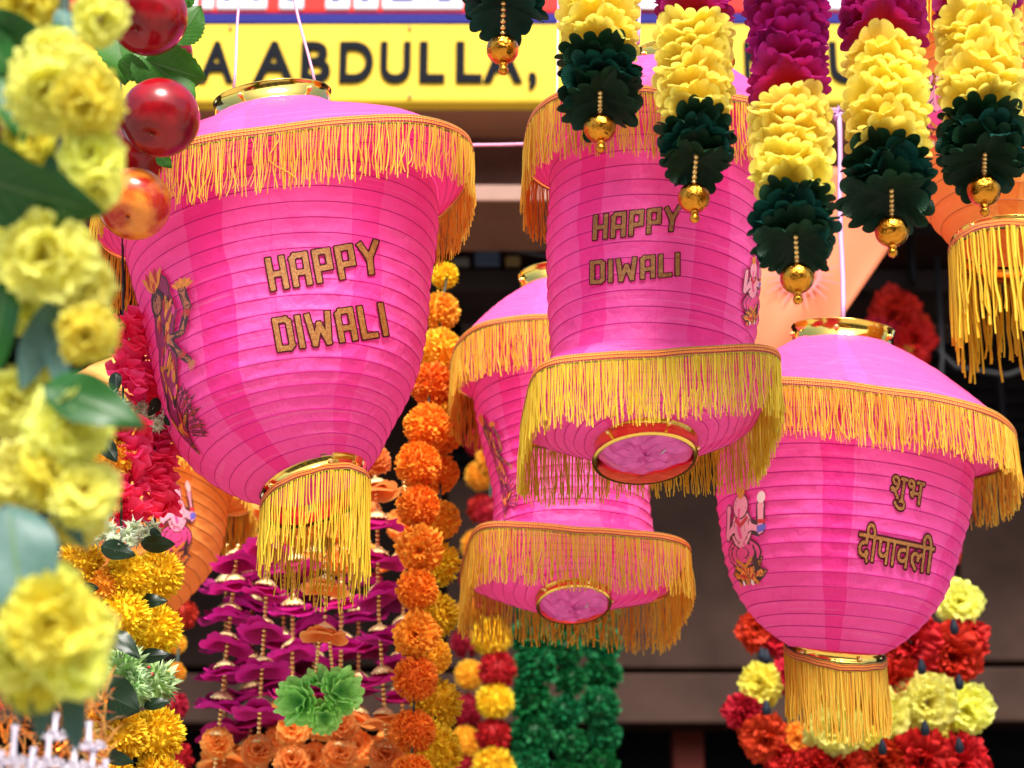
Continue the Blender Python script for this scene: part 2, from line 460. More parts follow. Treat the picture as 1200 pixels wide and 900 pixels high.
def glitter_mat():
    global GLITTER
    if GLITTER: return GLITTER
    m, n = newmat('gold_glitter_print')
    v = n.nodes.new('ShaderNodeTexVoronoi'); v.inputs['Scale'].default_value = 1400
    c = n.nodes.new('ShaderNodeTexCoord'); n.links.new(c.outputs['Object'], v.inputs['Vector'])
    col = ramp(n, [(0, (.14, .035, .003)), (.5, (.36, .13, .008)), (.85, (.55, .25, .03)), (1, (.95, .70, .35))], math_(n, 'FRACT', math_(n, 'MULTIPLY', v.outputs['Distance'], 1800)))
    w_ = noise(n, 420, 4); col = mixc(n, ramp(n, [(.35, (0, 0, 0)), (.65, (1, 1, 1))], w_), (.24, .065, .005), col)
    finish(m, n, col, .45, .1, bump=v.outputs['Distance'], bstr=.4, bdist=.0008); GLITTER = m; return m
OUTL = simple('dark_outline_print', (.05, .004, .008), .6, spec=.1)
def put_word(l, field_fn, W, H, corners, parent, name='lettering'):
    """corners: photo px of the (0,0) baseline-left, (W,0) baseline-right, (0,H) top-left"""
    (bx, by), (rx, ry), (tx, ty) = corners
    ex = ((rx-bx)/W, (ry-by)/W); ey = ((tx-bx)/H, (ty-by)/H)
    cx = (rx+tx)/2; cy = (ry+ty)/2
    st = [None, None]
    st = list(l.solve(cx, cy))
    m = .25; cell = H/34
    xs = np.arange(-m*H, W+m*H, cell); ys = np.arange(-.5*H, 1.5*H, cell); X, Y = np.meshgrid(xs, ys)
    F = field_fn(X, Y)
    for nm, iso, mat, off in ((name+'_outline', .045*H, OUTL, -.3), (name, -.005*H, glitter_mat(), -.05)):
        vs, fs = iso_mesh(F, xs, ys, iso); mb = MB(); P = []
        # coarse exact lookup grid, bilinear between
        gx = np.linspace(xs[0], xs[-1], 9); gy = np.linspace(ys[0], ys[-1], 7); T = np.zeros((7, 9, 2))
        for j, yy in enumerate(gy):
            for i, xx in enumerate(gx):
                T[j, i] = l.solve(bx+ex[0]*xx+ey[0]*yy, by+ex[1]*xx+ey[1]*yy, *st)
        for (x, y) in vs:
            fx = (x-gx[0])/(gx[1]-gx[0]); fy = (y-gy[0])/(gy[1]-gy[0]); i = min(7, max(0, int(fx))); j = min(5, max(0, int(fy))); fx -= i; fy -= j
            q = (T[j, i]*(1-fx)+T[j, i+1]*fx)*(1-fy)+(T[j+1, i]*(1-fx)+T[j+1, i+1]*fx)*fy
            P.append(l.bp(q[0], q[1], off))
        mb.add(P, fs); mb.build(nm, mat, parent)
def latin(word):
    S, W = word_segs(word)
    return (lambda X, Y: seg_field(S, X, Y)), W
def font_field(text, off):
    c = bpy.data.curves.new('t', 'FONT'); c.body = text; c.size = 1
    o = bpy.data.objects.new('t', c); COL.objects.link(o); bpy.context.view_layer.update()
    me = o.to_mesh(); me.calc_loop_triangles()
    V = np.array([v.co[:2] for v in me.vertices]); Tn = np.array([t.vertices[:] for t in me.loop_triangles])
    o.to_mesh_clear(); COL.objects.unlink(o); bpy.data.objects.remove(o); bpy.data.curves.remove(c)
    mn = V.min(0); mx = V.max(0); V = V-mn; W, H = mx-mn
    def f(X, Y):
        F = np.full(X.shape, 1e3)
        for t in Tn:
            P = V[t]; sg = None; ins = np.ones(X.shape, bool); ar = np.cross(P[1]-P[0], P[2]-P[0])
            if abs(ar) < 1e-9: continue
            sgn = 1 if ar > 0 else -1; d = np.full(X.shape, 1e3)
            for k in range(3):
                a = P[k]; b = P[(k+1) % 3]; e = b-a; L2 = e@e
                tt = np.clip(((X-a[0])*e[0]+(Y-a[1])*e[1])/L2, 0, 1)
                d = np.minimum(d, np.hypot(X-a[0]-tt*e[0], Y-a[1]-tt*e[1]))
                ins &= sgn*(e[0]*(Y-a[1])-e[1]*(X-a[0])) >= 0
            F = np.minimum(F, np.where(ins, 0, d))
        return F-off
    return f, W, H

# -------- printed figure on a lotus: layered flat shapes that follow the cloth
PR = {k: simple('print_'+k, c, .5) for k, c in dict(skin=(.46, .13, .06), pale=(.80, .28, .36), red=(.5, .02, .02), rose=(.75, .05, .22), gold=(.62, .2, .02),
      dark=(.05, .012, .015), plum=(.28, .01, .08), blue=(.12, .1, .45), white=(.8, .6, .55), orange=(.85, .25, .03)).items()}
PRK = list(PR.keys())
def put_print(l, shapes, origin, ax, ay, parent, st=None):
    """shapes: (colour, [(x,y)...]) in unit square; origin/ax/ay photo px vectors"""
    mb = MB(); st = list(l.solve(origin[0]+ax[0]*.5+ay[0]*.5, origin[1]+ax[1]*.5+ay[1]*.5, *(st or (-pi/2, .5))))
    gx = np.linspace(-.1, 1.1, 5); gy = np.linspace(-.1, 1.1, 9); T = np.zeros((9, 5, 2)); OKF = np.zeros((9, 5), bool)
    for j, y in enumerate(gy):
        for i, x in enumerate(gx):
            tx_, ty_ = origin[0]+ax[0]*x+ay[0]*y, origin[1]+ax[1]*x+ay[1]*y
            T[j, i] = l.solve(tx_, ty_, *st); Q = proj(l.M @ l.bp(*T[j, i])); OKF[j, i] = abs(Q[0]-tx_)+abs(Q[1]-ty_) < 1.0 and abs(T[j, i][0]-st[0]) < 1.0
    # guard against grazing solves: fit a plane through the table
    A = []; b = []
    for j, y in enumerate(gy):
        for i, x in enumerate(gx):
            if OKF[j, i]: A.append((1, x, y, x*y)); b.append(T[j, i])
    if len(A) < 8: print('print fit weak', len(A))
    C = np.linalg.lstsq(np.array(A), np.array(b), rcond=None)[0]
    for k, (col, poly) in enumerate(shapes):
        # ear-free: treat as star polygon about its mean, two rings so it follows the cloth
        c = (sum(p[0] for p in poly)/len(poly), sum(p[1] for p in poly)/len(poly)); vs = []; n = len(poly)
        for q in (0, .34, .67, 1.0):
            for p in (poly if q else [c]):
                x = c[0]+(p[0]-c[0])*q; y = c[1]+(p[1]-c[1])*q
                th, v = np.array([1, x, y, x*y]) @ C; vs.append(l.bp(th, v, min(.5+k*.012, 2.4)))
        fs = [(0, 1+i, 1+(i+1) % n) for i in range(n)]
        for ring_ in (0, 1):
            o_ = 1+ring_*n; fs += [(o_+i, o_+n+i, o_+n+(i+1) % n, o_+(i+1) % n) for i in range(n)]
        mb.add(vs, fs, None, PRK.index(col))
    return mb.build('printed_figure', [PR[k] for k in PRK], parent, smooth=True)
def ell(cx, cy, rx, ry, n=14, rot=0, w=0.0, k=5):
    return [(cx+rx*(1+w*cos(k*a))*cos(a)*cos(rot)-ry*(1+w*cos(k*a))*sin(a)*sin(rot), cy+rx*(1+w*cos(k*a))*cos(a)*sin(rot)+ry*(1+w*cos(k*a))*sin(a)*cos(rot)) for a in [2*pi*i/n for i in range(n)]]
def stroke(p, w):
    L = []; R = []
    for i, q in enumerate(p):
        a = p[max(0, i-1)]; b = p[min(len(p)-1, i+1)]; dx, dy = b[0]-a[0], b[1]-a[1]; l_ = math.hypot(dx, dy) or 1
        L.append((q[0]-dy/l_*w, q[1]+dx/l_*w)); R.append((q[0]+dy/l_*w, q[1]-dx/l_*w))
    return L+R[::-1]
def limb(col, pts, w):
    S = []
    for a, b in zip(pts, pts[1:]):
        dx, dy = b[0]-a[0], b[1]-a[1]; L = math.hypot(dx, dy) or 1; nx, ny = -dy/L*w, dx/L*w
        S.append((col, [(a[0]+nx, a[1]+ny), (a[0]-nx, a[1]-ny), (b[0]-nx, b[1]-ny), (b[0]+nx, b[1]+ny)]))
        S.append((col, ell(b[0], b[1], w*1.05, w*.8, 8)))
    return S
def petal_tip(col, x, y, L, w, ang):
    c, s_ = cos(ang), sin(ang); P = [(0, -w*.4), (L*.35, -w), (L*.75, -w*.6), (L, 0), (L*.75, w*.6), (L*.35, w), (0, w*.4)]
    return (col, [(x+p[0]*c-p[1]*s_, y+p[0]*s_+p[1]*c) for p in P])
def figure_standing():
    """drawn in a 62 x 238 box, then scaled to the unit square"""
    S = []; r = random.Random(3)
    def pt(col, x, y, L, w, deg): a = radians(deg); S.append(petal_tip(col, x, y, L, w, a))
    for i in range(26):                                    # plume of feathers behind the hip
        d = -20+i*5.5; L = 44+r.uniform(-8, 6)
        pt('dark', 16, 42+i*1.2, L+2, 4.2, d); pt(('rose', 'plum', 'rose', 'red')[i % 4], 16, 42+i*1.2, L, 3.2, d); pt('plum', 18, 42+i*1.2, L*.7, 1.2, d)
    for i in range(7):
        pt('dark', 14, 8+i*5, 40, 5.5, 88-i*7); pt(('gold', 'plum', 'red')[i % 3], 14, 8+i*5, 37, 4, 88-i*7); pt('dark', 14, 8+i*5, 25, .8, 88-i*7)
    for c, g in (('dark', 1.5), ('plum', 0)):
        for e in ((12, 168, 15, 38), (16, 118, 16, 40), (15, 66, 11, 44), (8, 196, 12, 30)): S.append((c, ell(e[0], e[1], e[2]+g, e[3]+g, 14)))
    for i in range(60):
        x = r.uniform(2, 28); y = r.uniform(36, 205); S.append((r.choice(['red', 'red', 'plum', 'orange', 'dark', 'gold', 'rose']), ell(x, y, r.uniform(1.2, 3.2), r.uniform(4, 12), 9, r.uniform(-.5, .3))))
    S += limb('dark', [(22, 150), (38, 152), (42, 180), (34, 202)], 4.2); S += limb('skin', [(22, 150), (38, 152), (42, 180), (34, 202)], 3.1)
    S += limb('dark', [(22, 146), (38, 128), (50, 120)], 4.2); S += limb('skin', [(22, 146), (38, 128), (50, 120)], 3.1)
    S += limb('red', [(40, 170), (41, 175)], 4.6); S += limb('red', [(38, 129), (41, 127)], 4.6)
    for k in range(5): pt('skin', 50, 119, 13-k, 1.5, -75+k*18)
    for k in range(6): pt('orange' if k % 2 else 'gold', 34, 203, 13, 3, 30+k*24)
    S.append(('dark', ell(3, 196, 9, 17))); S.append(('skin', ell(4, 194, 6, 12)))
    for k in range(5): pt('red' if k % 2 else 'orange', 1, 208, 30, 4, 70+k*14)
    return [(c, [(x/62, y/238) for x, y in P]) for c, P in S]
def figure_seated():
    S = []
    for i in range(9):
        a = pi*(i+.5)/9; S.append(petal_tip('dark', .5, .10, .44, .085, a)); S.append(petal_tip('gold' if i % 2 else 'orange', .5, .10, .41, .062, a)); S.append(petal_tip('orange' if i % 2 else 'red', .5, .11, .26, .03, a))
    S.append(('dark', ell(.46, .36, .40, .155))); S.append(('rose', ell(.46, .36, .37, .135)))
    S.append(('dark', ell(.46, .60, .25, .20))); S.append(('pale', ell(.46, .60, .225, .185)))
    S += limb('dark', [(.62, .62), (.84, .58), (.82, .82)], .075); S += limb('pale', [(.62, .62), (.84, .58), (.82, .82)], .055)
    S += limb('dark', [(.30, .62), (.12, .55), (.16, .80)], .075); S += limb('pale', [(.30, .62), (.12, .55), (.16, .80)], .055)
    S += limb('blue', [(.78, .58), (.90, .60)], .035); S += limb('red', [(.78, .66), (.90, .66)], .02); S.append(('white', ell(.82, .90, .07, .06)))
    S.append(('dark', ell(.44, .82, .17, .13))); S.append(('pale', ell(.44, .82, .15, .115)))
    S += limb('rose', [(.42, .80), (.40, .64), (.46, .52)], .03); S += limb('red', [(.33, .70), (.45, .63), (.58, .70)], .022)
    for k in range(5): S.append(petal_tip('gold', .44, .90, .12, .04, .9+k*.35))
    S += limb('gold', [(.30, .30), (.50, .22), (.66, .30)], .02); S.append(('dark', [(.66, .30), (.76, .34), (.78, .20), (.70, .16)]))
    for k in range(5): S.append(('white' if k % 2 else 'gold', ell(.25+k*.11, .06, .035, .03)))
    return S

# ------------------------------------------------------------------ petals and flower heads (shared meshes)
def petal(mb, M, L, W, rows=4, cols=4, cup=.2, curl=.3, frill=0, fk=3, tipr=.35, base=.25, notch=0, ph=0, mi=0):
    vs = []; uvs = []; fs = []
    for i in range(rows+1):
        v = i/rows; hw = W*(base+(1-base)*sin(min(1, v*1.35)*pi/2))
        if v > .8: hw *= 1-.28*((v-.8)/.2)**2
        for j in range(cols+1):
            u = j/cols*2-1
            y = L*v*(1-tipr*(v**2)*u*u + (notch*cos(u*pi*2.5)*v**3 if notch else 0))
            x = u*hw
            z = cup*u*u*hw + curl*L*v*v + frill*L*sin(u*fk*pi+ph)*v*v
            vs.append(M @ Vector((x, y, z))); uvs.append((u*.5+.5, v))
    for i in range(rows):
        for j in range(cols):
            a = i*(cols+1)+j; fs.append((a, a+1, a+cols+2, a+cols+1))
    mb.add(vs, fs, uvs, mi)
def rim_M(az, lift, r0=0.0, z0=0.0, roll=0.0):
    return Matrix.Rotation(az, 4, 'Z') @ Matrix.Translation((0, r0, z0)) @ Matrix.Rotation(lift, 4, 'X') @ Matrix.Rotation(roll, 4, 'Y')
def disc_flower(seed, mat, n=12, layers=2, frill=.05, notch=0.09, W=.33, lift0=.05, slit=.0, fold=.06):
    """ruffled scalloped cloth disc, unit radius, open side +Z"""
    r = random.Random(seed); mb = MB(); NR = 8; PA = 7
    for l in range(layers):
        R = (1.0, .86, .66, .5)[l]; nn = n-2*l; NA = nn*PA; vs = []; uvs = []; fs = []
        amp = [r.uniform(.75, 1.15) for _ in range(nn)]; lif = [r.uniform(-.04, .05) for _ in range(nn)]; lo = [r.uniform(0, 6.28) for _ in range(4)]
        tilt = r.uniform(-.08, .08); off = r.uniform(0, 6.28)
        for i in range(NR+1):
            v = i/NR
            for a in range(NA+1):
                th = 2*pi*a/NA; k = (a//PA) % nn; f = (a % PA)/PA; hump = sin(pi*f)**.55 if 0 < f < 1 else 0
                kk = (k-1) % nn; mixl = lif[k]*hump+(lif[k]+lif[kk])*.25*(1-hump)
                rr = R*v*(1-(notch+slit*(v > .55))*(1-hump)*v**4*amp[k])*(.95+.07*amp[k]*hump+.03*sin(th*3+lo[3]))
                z = (lift0+.26*l)*v**1.6*R + mixl*v*v + frill*cos(2*pi*f)*v*v*-1 + fold*v*v*sin(3*th+lo[0])+fold*.7*v*v*sin(5*th+lo[1]) + tilt*v*cos(th+lo[2]) + .05*l - .025*v**6*hump + .02*sin(17*th+lo[1]*3)*v**5
                vs.append(Vector((rr*cos(th+off), rr*sin(th+off), z))); uvs.append((th/6.2832*nn/2, v))
        Wd = NA+1
        for i in range(NR):
            for a in range(NA): fs.append((i*Wd+a, i*Wd+a+1, (i+1)*Wd+a+1, (i+1)*Wd+a))
        mb.add(vs, fs, uvs)
    return mb.mesh('flower_disc', mat)
def pompon(seed, mat, N=300, L=.34, W=.085, frill=.12, core=.72, rows=2, cols=2, tipr=.3, curl=.25, squash=.9, openz=0.0, ragged=.12):
    r = random.Random(seed); mb = MB()
    sphere(mb, (0, 0, 0), core*.98, 14, 8, squash); mb.uv = [(.5, .15)]*len(mb.v)
    for k in range(N):
        z = 1-2*(k+.5)/N; a = k*2.39996+r.uniform(-.2, .2); q = sqrt(max(0, 1-z*z))
        d = Vector((q*cos(a), q*sin(a), z)); d = (d+Vector((r.gauss(0, .12), r.gauss(0, .12), r.gauss(0, .12)))).normalized()
        t = d.orthogonal().normalized(); t = Quaternion(d, r.uniform(0, 6.28)) @ t; b = d.cross(t)
        lean = r.uniform(-.55, .55); y = (d+t*lean).normalized(); zz = (t-t.dot(y)*y).normalized(); x = y.cross(zz)
        M = Matrix((x, y, zz)).transposed().to_4x4(); o = Vector((d.x, d.y, d.z*squash))*core*.9
        M = Matrix.Translation(o) @ M
        petal(mb, M, L*r.uniform(1-ragged, 1+ragged), W*r.uniform(.7, 1.3), rows, cols, r.uniform(.2, .9), r.uniform(-curl, curl*1.6), frill, 1.5, tipr, .5, 0, r.uniform(0, 6))
    return mb.mesh('pompon', mat)
def carnation(seed, mat, n=34, W=.34, frill=.10):
    """ruffled half-open flower, unit radius, facing +Z: wide frilled petals in whorls"""
    r = random.Random(seed); mb = MB()
    whorls = [(6, -.30, 1.0, .52), (6, .15, 1.0, .55), (6, .50, .92, .50), (5, .85, .80, .44), (4, 1.15, .64, .36), (3, 1.4, .5, .28)]
    for wi, (k_, lift, R, Wd) in enumerate(whorls):
        for k in range(k_):
            petal(mb, rim_M(2*pi*k/k_+wi*.6+r.uniform(-.2, .2), lift+r.uniform(-.16, .16), .05, .04*wi, r.uniform(-.35, .35)), R*r.uniform(.86, 1.06), Wd*r.uniform(.85, 1.15)*(W/.34), 6, 10, r.uniform(.0, .35), r.uniform(-.35, .1), frill*r.uniform(.5, 1.2), 3.0, .22, .3, .05, r.uniform(0, 6))
    return mb.mesh('carnation', mat)
def bell(seed, mat, n=7, up=.25):
    """soft drooping skirt of joined petals, tips turned up"""
    r = random.Random(seed); mb = MB(); PA = 8; NR = 9; NA = n*PA
    for l in range(2):
        vs = []; uvs = []; fs = []; lo = [r.uniform(0, 6.28) for _ in range(4)]; R = 1.0-.22*l
        for i in range(NR+1):
            v = i/NR
            for a in range(NA+1):
                th = 2*pi*a/NA; f = (a % PA)/PA; hump = sin(pi*f)**.7 if 0 < f < 1 else 0
                rr = R*(.12+.88*v)*(1-.13*(1-hump)*v**3)*(1+.06*sin(2*th+lo[3]))
                z = -.42*R*sin(v*pi*.62)+up*.55*v**4*(.6+.5*sin(th*2+lo[0])) + .10*v*v*sin(3*th+lo[1])-.06*(1-hump)*v**3+.12*l
                vs.append(Vector((rr*cos(th), rr*sin(th), z+.12))); uvs.append((th*n/6.28, v))
        W_ = NA+1
        for i in range(NR):
            for a in range(NA): fs.append((i*W_+a, i*W_+a+1, (i+1)*W_+a+1, (i+1)*W_+a))
        mb.add(vs, fs, uvs)
    return mb.mesh('bell_flower', mat)
def star_flower(seed, mat, n=7, L=1.0, W=.16, layers=2):
    r = random.Random(seed); mb = MB()
    for l in range(layers):
        for k in range(n):
            petal(mb, rim_M(2*pi*(k+.5*l)/n+r.uniform(-.1, .1), .25+.4*l+r.uniform(-.15, .15), .03, 0, r.uniform(-.2, .2)), L*(1-.2*l), W, 4, 2, .5, -.15, 0, 1, .85, .35)
    return mb.mesh('star_flower', mat)
def leaf_mesh(name, mat, L=1.0, W=.3, serr=0.0, fold=.25, droop=-.2, rows=12, wave=.03, round_=False):
    """leaf along +Y, blade facing +Z, with a folded midrib and some thickness"""
    mb = MB(); top = []; cols = 6
    for i in range(rows+1):
        v = i/rows; hw = W*(sin(pi*v**.75)**.8 if 0 < v < 1 else .02)
        for j in range(cols+1):
            u = j/cols*2-1; e = 1+(serr*((i % 2)*2-1) if abs(u) == 1 else 0)
            top.append((u*hw*e, L*v, fold*abs(u)*hw+droop*L*v*v+wave*sin(v*9+u*2)*abs(u), u, v))
    for sgn, dz in ((1, 0), (-1, -.006)):
        vs = [Vector((a, b, c+dz*L)) for a, b, c, *_ in top]; uv = [(u*.5+.5, v) for *_, u, v in top]; fs = []
        for i in range(rows):
            for j in range(cols):
                a = i*(cols+1)+j; q = (a, a+1, a+cols+2, a+cols+1); fs.append(q if sgn > 0 else q[::-1])
        mb.add(vs, fs, uv)
    return mb.mesh(name, mat)
def leaf_mat(name, c0, c1, rough=.35, trans=.12, vein=(.1, .2, .06)):
    m, n = newmat(name); t, s = uvsep(n)
    d = math_(n, 'ABSOLUTE', math_(n, 'SUBTRACT', s.outputs[0], .5))
    mid = math_(n, 'LESS_THAN', d, .02)
    k = math_(n, 'FRACT', math_(n, 'SUBTRACT', math_(n, 'MULTIPLY', s.outputs[1], 9), math_(n, 'MULTIPLY', d, 5)))
    vn = math_(n, 'LESS_THAN', k, .1)
    c = mixc(n, noise(n, 12, 4), c0, c1); c = mixc(n, math_(n, 'MAXIMUM', mid, math_(n, 'MULTIPLY', vn, .5)), c, vein)
    oi = n.nodes.new('ShaderNodeObjectInfo'); hs = n.nodes.new('ShaderNodeHueSaturation'); n.links.new(c, hs.inputs['Color'])
    n.links.new(math_(n, 'ADD', .75, math_(n, 'MULTIPLY', oi.outputs['Random'], .5)), hs.inputs['Value'])
    return finish(m, n, hs.outputs[0], rough, trans=trans, bump=k, bstr=.3, bdist=.004, spec=.22)

YEL = petal_mat('yellow_petal', (.86, .70, .03), (.94, .92, .16), .45)
YELG = petal_mat('garland_yellow_petal', (.92, .66, .03), (.95, .87, .18), .4, .5, .08)
MAG = petal_mat('maroon_petal', (.55, .006, .02), (.34, .012, .17), .28, .5, .2, .6)
GRN = petal_mat('dark_green_petal', (.003, .016, .006), (.007, .034, .014), .12, .42, .3)
TEAL = petal_mat('teal_green_petal', (.003, .022, .016), (.006, .05, .034), .12, .42, .3)
CARN = petal_mat('pale_yellow_carnation_petal', (.84, .72, .03), (.94, .95, .26), .5, .55, .15, .5)
OMG = petal_mat('orange_marigold_petal', (.88, .18, .008), (.97, .36, .035), .25, .6, .2)
OYM = petal_mat('amber_marigold_petal', (.88, .34, .01), (.95, .56, .05), .25, .6, .2)
YMG = petal_mat('yellow_marigold_petal', (.82, .45, .005), (.92, .68, .03), .25, .6, .2)
RMG = petal_mat('red_marigold_petal', (.30, .004, .006), (.48, .01, .016), .15, .6, .3)
GMG = petal_mat('green_marigold_petal', (.003, .06, .014), (.010, .20, .055), .2, .45, .3)
ROSE = petal_mat('rose_petal', (.92, .015, .13), (.98, .10, .30), .5, .5, .2)
PUR_SHADED = petal_mat('shaded_purple_petal', (.26, .003, .07), (.36, .008, .15), .3, .5, .25)  # darker copy of the purple petal, shade painted in for the back strings
PUR = petal_mat('purple_petal', (.40, .003, .11), (.62, .018, .28), .35, .5, .25)
RED = petal_mat('red_carnation_petal', (.32, .003, .003), (.60, .012, .010), .2, .55, .3)
PEACH = petal_mat('peach_petal', (.96, .24, .02), (.97, .46, .12), .5, .55, .2)
MINT = petal_mat('mint_petal', (.03, .36, .05), (.50, .96, .26), .3, .5, .1, .55)
PALEG = petal_mat('pale_green_petal', (.45, .72, .22), (.66, .88, .50), .35, .5, .15)
WHITE = petal_mat('white_petal', (.62, .75, .40), (.85, .86, .76), .3, .5, .1)
LILACW = petal_mat('tuberose_petal', (.78, .72, .80), (.84, .78, .84), .35, .5, .1)
LEAF = leaf_mat('dark_leaf', (.012, .075, .014), (.03, .16, .025))
LEAFL = leaf_mat('bright_leaf', (.025, .13, .010), (.07, .23, .02), .4, .3)
LEAFT = leaf_mat('grey_green_leaf', (.05, .13, .11), (.13, .25, .22), .4)
LEAFB = leaf_mat('near_black_leaf', (.006, .014, .006), (.012, .028, .012), .3, .02, (.02, .04, .02))
CORD = simple('dark_stem', (.01, .03, .015), .5)

F = {}
for k, m_ in (('yel', YELG), ('mag', MAG)):
    for i in range(4): F[k, i] = disc_flower(10+i, m_, 19 if k == 'yel' else 20, 2, .012, .07 if k == 'yel' else .055, .34, .16, 0, .19)
for i in range(3):
    F['grn', i] = disc_flower(30+i, GRN, 16, 2, .015, .11, .24, .12, .05, .19)
    F['teal', i] = disc_flower(40+i, TEAL, 15, 2, .02, .10, .26, .20, .03, .22)
for i in range(3):
    F['carn', i] = carnation(50+i, CARN)
    F['ycarn', i] = carnation(60+i, YEL, 30, .3)
    F['rcarn', i] = carnation(70+i, RED, 36, .3, .14)
    F['om', i] = pompon(80+i, OMG, 420, .30, .085, .2, .76, 2, 2, .1, .3, .88)
    F['oy', i] = pompon(83+i, OYM, 380, .30, .09, .2, .76, 2, 2, .1, .3, .88)
    F['ym', i] = pompon(86+i, YMG, 460, .36, .06, .1, .70, 2, 2, .3, .4, .9, 0, .2)
    F['rm', i] = pompon(89+i, RMG, 300, .30, .08, .1, .76, 2, 2)
    F['gm', i] = pompon(92+i, GMG, 260, .36, .10, .2, .70, 2, 2, .1, .4, .85, 0, .2)
    F['pg', i] = pompon(95+i, PALEG, 170, .55, .085, .0, .52, 3, 2, .9, .3, .85, 0, .25)
    F['bell', i] = bell(100+i, PUR, 8, .35); F['shaded_bell', i] = bell(120+i, PUR_SHADED, 8, .35)
    F['obell', i] = bell(103+i, PEACH, 6, .1)
    F['peach', i] = carnation(106+i, PEACH, 22, .36, .08)
    F['mint', i] = disc_flower(109+i, MINT, 14, 4, .06, .13, .34, .40, 0, .22)
    F['star', i] = star_flower(112+i, WHITE)
    F['crepe', i] = carnation(115+i, OMG, 46, .30, .16)
LF = {'dark': leaf_mesh('leaf', LEAF, 1, .26), 'bright': leaf_mesh('leaf', LEAFL, 1, .36, .05, .15, -.15, 22), 'teal': leaf_mesh('leaf', LEAFT, 1, .24, 0, .2, -.1),
      'black': leaf_mesh('leaf', LEAFB, 1, .32, 0, .1, -.15)}

TOCAM = lambda p: (CAM-p).normalized()
def put(kind, px, py, Y, rpx, parent, name, nrm=None, spin=None, r=RND, squash=1.0):
    """one flower head of radius rpx (photo px) at its place in the world"""
    p = at(px, py, Y); s = mpp(px, py, Y)*rpx
    if nrm is None: nrm = TOCAM(p)
    M = frame(p, nrm, r.uniform(0, 6.28) if spin is None else spin, s)
    if squash != 1: M = M @ Matrix.Diagonal((1, 1, squash, 1))
    me = F[kind, r.randrange(3)]
    return link(name, me, parent, M, True)
def put_leaf(kind, x0, y0, x1, y1, Y0, parent, wscale=1.0, Y1=None, roll=0.0, name='leaf', face=None):
    a = at(x0, y0, Y0); b = at(x1, y1, Y1 if Y1 else Y0); y = (b-a); L = y.length; y.normalize()
    z = face if face is not None else TOCAM(a); z = (z-z.dot(y)*y).normalized(); x = y.cross(z)
    R = Matrix((x, y, z)).transposed().to_4x4()
    M = Matrix.Translation(a) @ R @ Matrix.Rotation(roll, 4, 'Y') @ Matrix.Diagonal((L*wscale, L, L, 1))
    return link(name, LF[kind], parent, M, True)
def cordline(name, P, r, mat, parent=None, n=6, world=True):
    mb = MB(); tube(mb, P, r, n); return mb.build(name, mat, parent, True, world)

# ------------------------------------------------------------------ ground and shop front
def z_at(py, Y): return at(600, py, Y).z
def x_at(px, py, Y): return at(px, py, Y).x
g = MB(); g.add([Vector((-60, -60, 0)), Vector((60, -60, 0)), Vector((60, 60, 0)), Vector((-60, 60, 0))], [(0, 1, 2, 3)], [(0, 0), (1, 0), (1, 1), (0, 1)])
tag(g.build('ground', simple('bounce_paving', (.42, .37, .31), .85, nscale=3, var=.2), smooth=False), kind='structure')  # unseen paving, coloured pale to bounce light up under the lanterns

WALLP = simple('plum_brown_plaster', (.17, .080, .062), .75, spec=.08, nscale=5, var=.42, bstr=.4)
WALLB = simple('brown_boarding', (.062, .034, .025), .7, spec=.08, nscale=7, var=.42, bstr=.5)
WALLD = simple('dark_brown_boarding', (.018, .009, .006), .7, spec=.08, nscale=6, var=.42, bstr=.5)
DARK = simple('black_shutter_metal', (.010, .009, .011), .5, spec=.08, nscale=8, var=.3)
GREYB = simple('grey_conduit_box', (.16, .15, .17), .6, nscale=10)
EDGE = simple('aluminium_edge', (.20, .085, .05), .4, .1, nscale=9, var=.2)
shop = empty('shop_building', (0, 4.7, 0), 'dark brown plastered shop front under the yellow signboard, with black recesses', 'building')
def rect(name, px0, px1, py0, py1, Y, depth, mat, parent, wide=False):
    """a slab whose front face stands at distance Y; px range measured at its middle"""
    z1 = z_at(py0, Y); z0 = z_at(py1, Y); pm = (py0+py1)/2
    x0 = x_at(px0, pm, Y); x1 = x_at(px1, pm, Y)
    mb = MB(); box(mb, x0, x1, Y, Y+depth, z0, z1)
    o = mb.build(name, mat, parent, False, True)
    b = o.modifiers.new('bevel', 'BEVEL'); b.width = min(.008, abs(z1-z0)*.1); b.segments = 2
    return o
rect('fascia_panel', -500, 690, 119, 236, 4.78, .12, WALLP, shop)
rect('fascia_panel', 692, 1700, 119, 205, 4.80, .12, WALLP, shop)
rect('fascia_beam', -500, 1700, 117, 131, 4.66, .2, simple('orange_brown_beam', (.36, .17, .10), .7, spec=.08, nscale=7), shop)
rect('conduit_box', 478, 540, 134, 172, 4.74, .05, GREYB, shop)
rect('ledge', -500, 700, 216, 236, 4.60, .25, EDGE, shop)
rect('painted_ledge_shadow', -500, 1700, 236, 252, 4.86, .1, DARK, shop)  # black slab standing in for the shade under the ledge
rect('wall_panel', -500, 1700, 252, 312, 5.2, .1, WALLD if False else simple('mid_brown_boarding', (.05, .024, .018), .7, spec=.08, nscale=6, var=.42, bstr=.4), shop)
rect('shelf_beam', -500, 1700, 314, 340, 5.05, .2, simple('blackish_beam', (.02, .013, .012), .6, spec=.08, nscale=9, var=.4), shop)  # near-black brown beam, mottled by noise
rect('wall_panel', 540, 1700, 341, 384, 5.25, .1, simple('grey_brown_boarding', (.045, .032, .030), .7, spec=.08, nscale=6, var=.42, bstr=.4), shop)
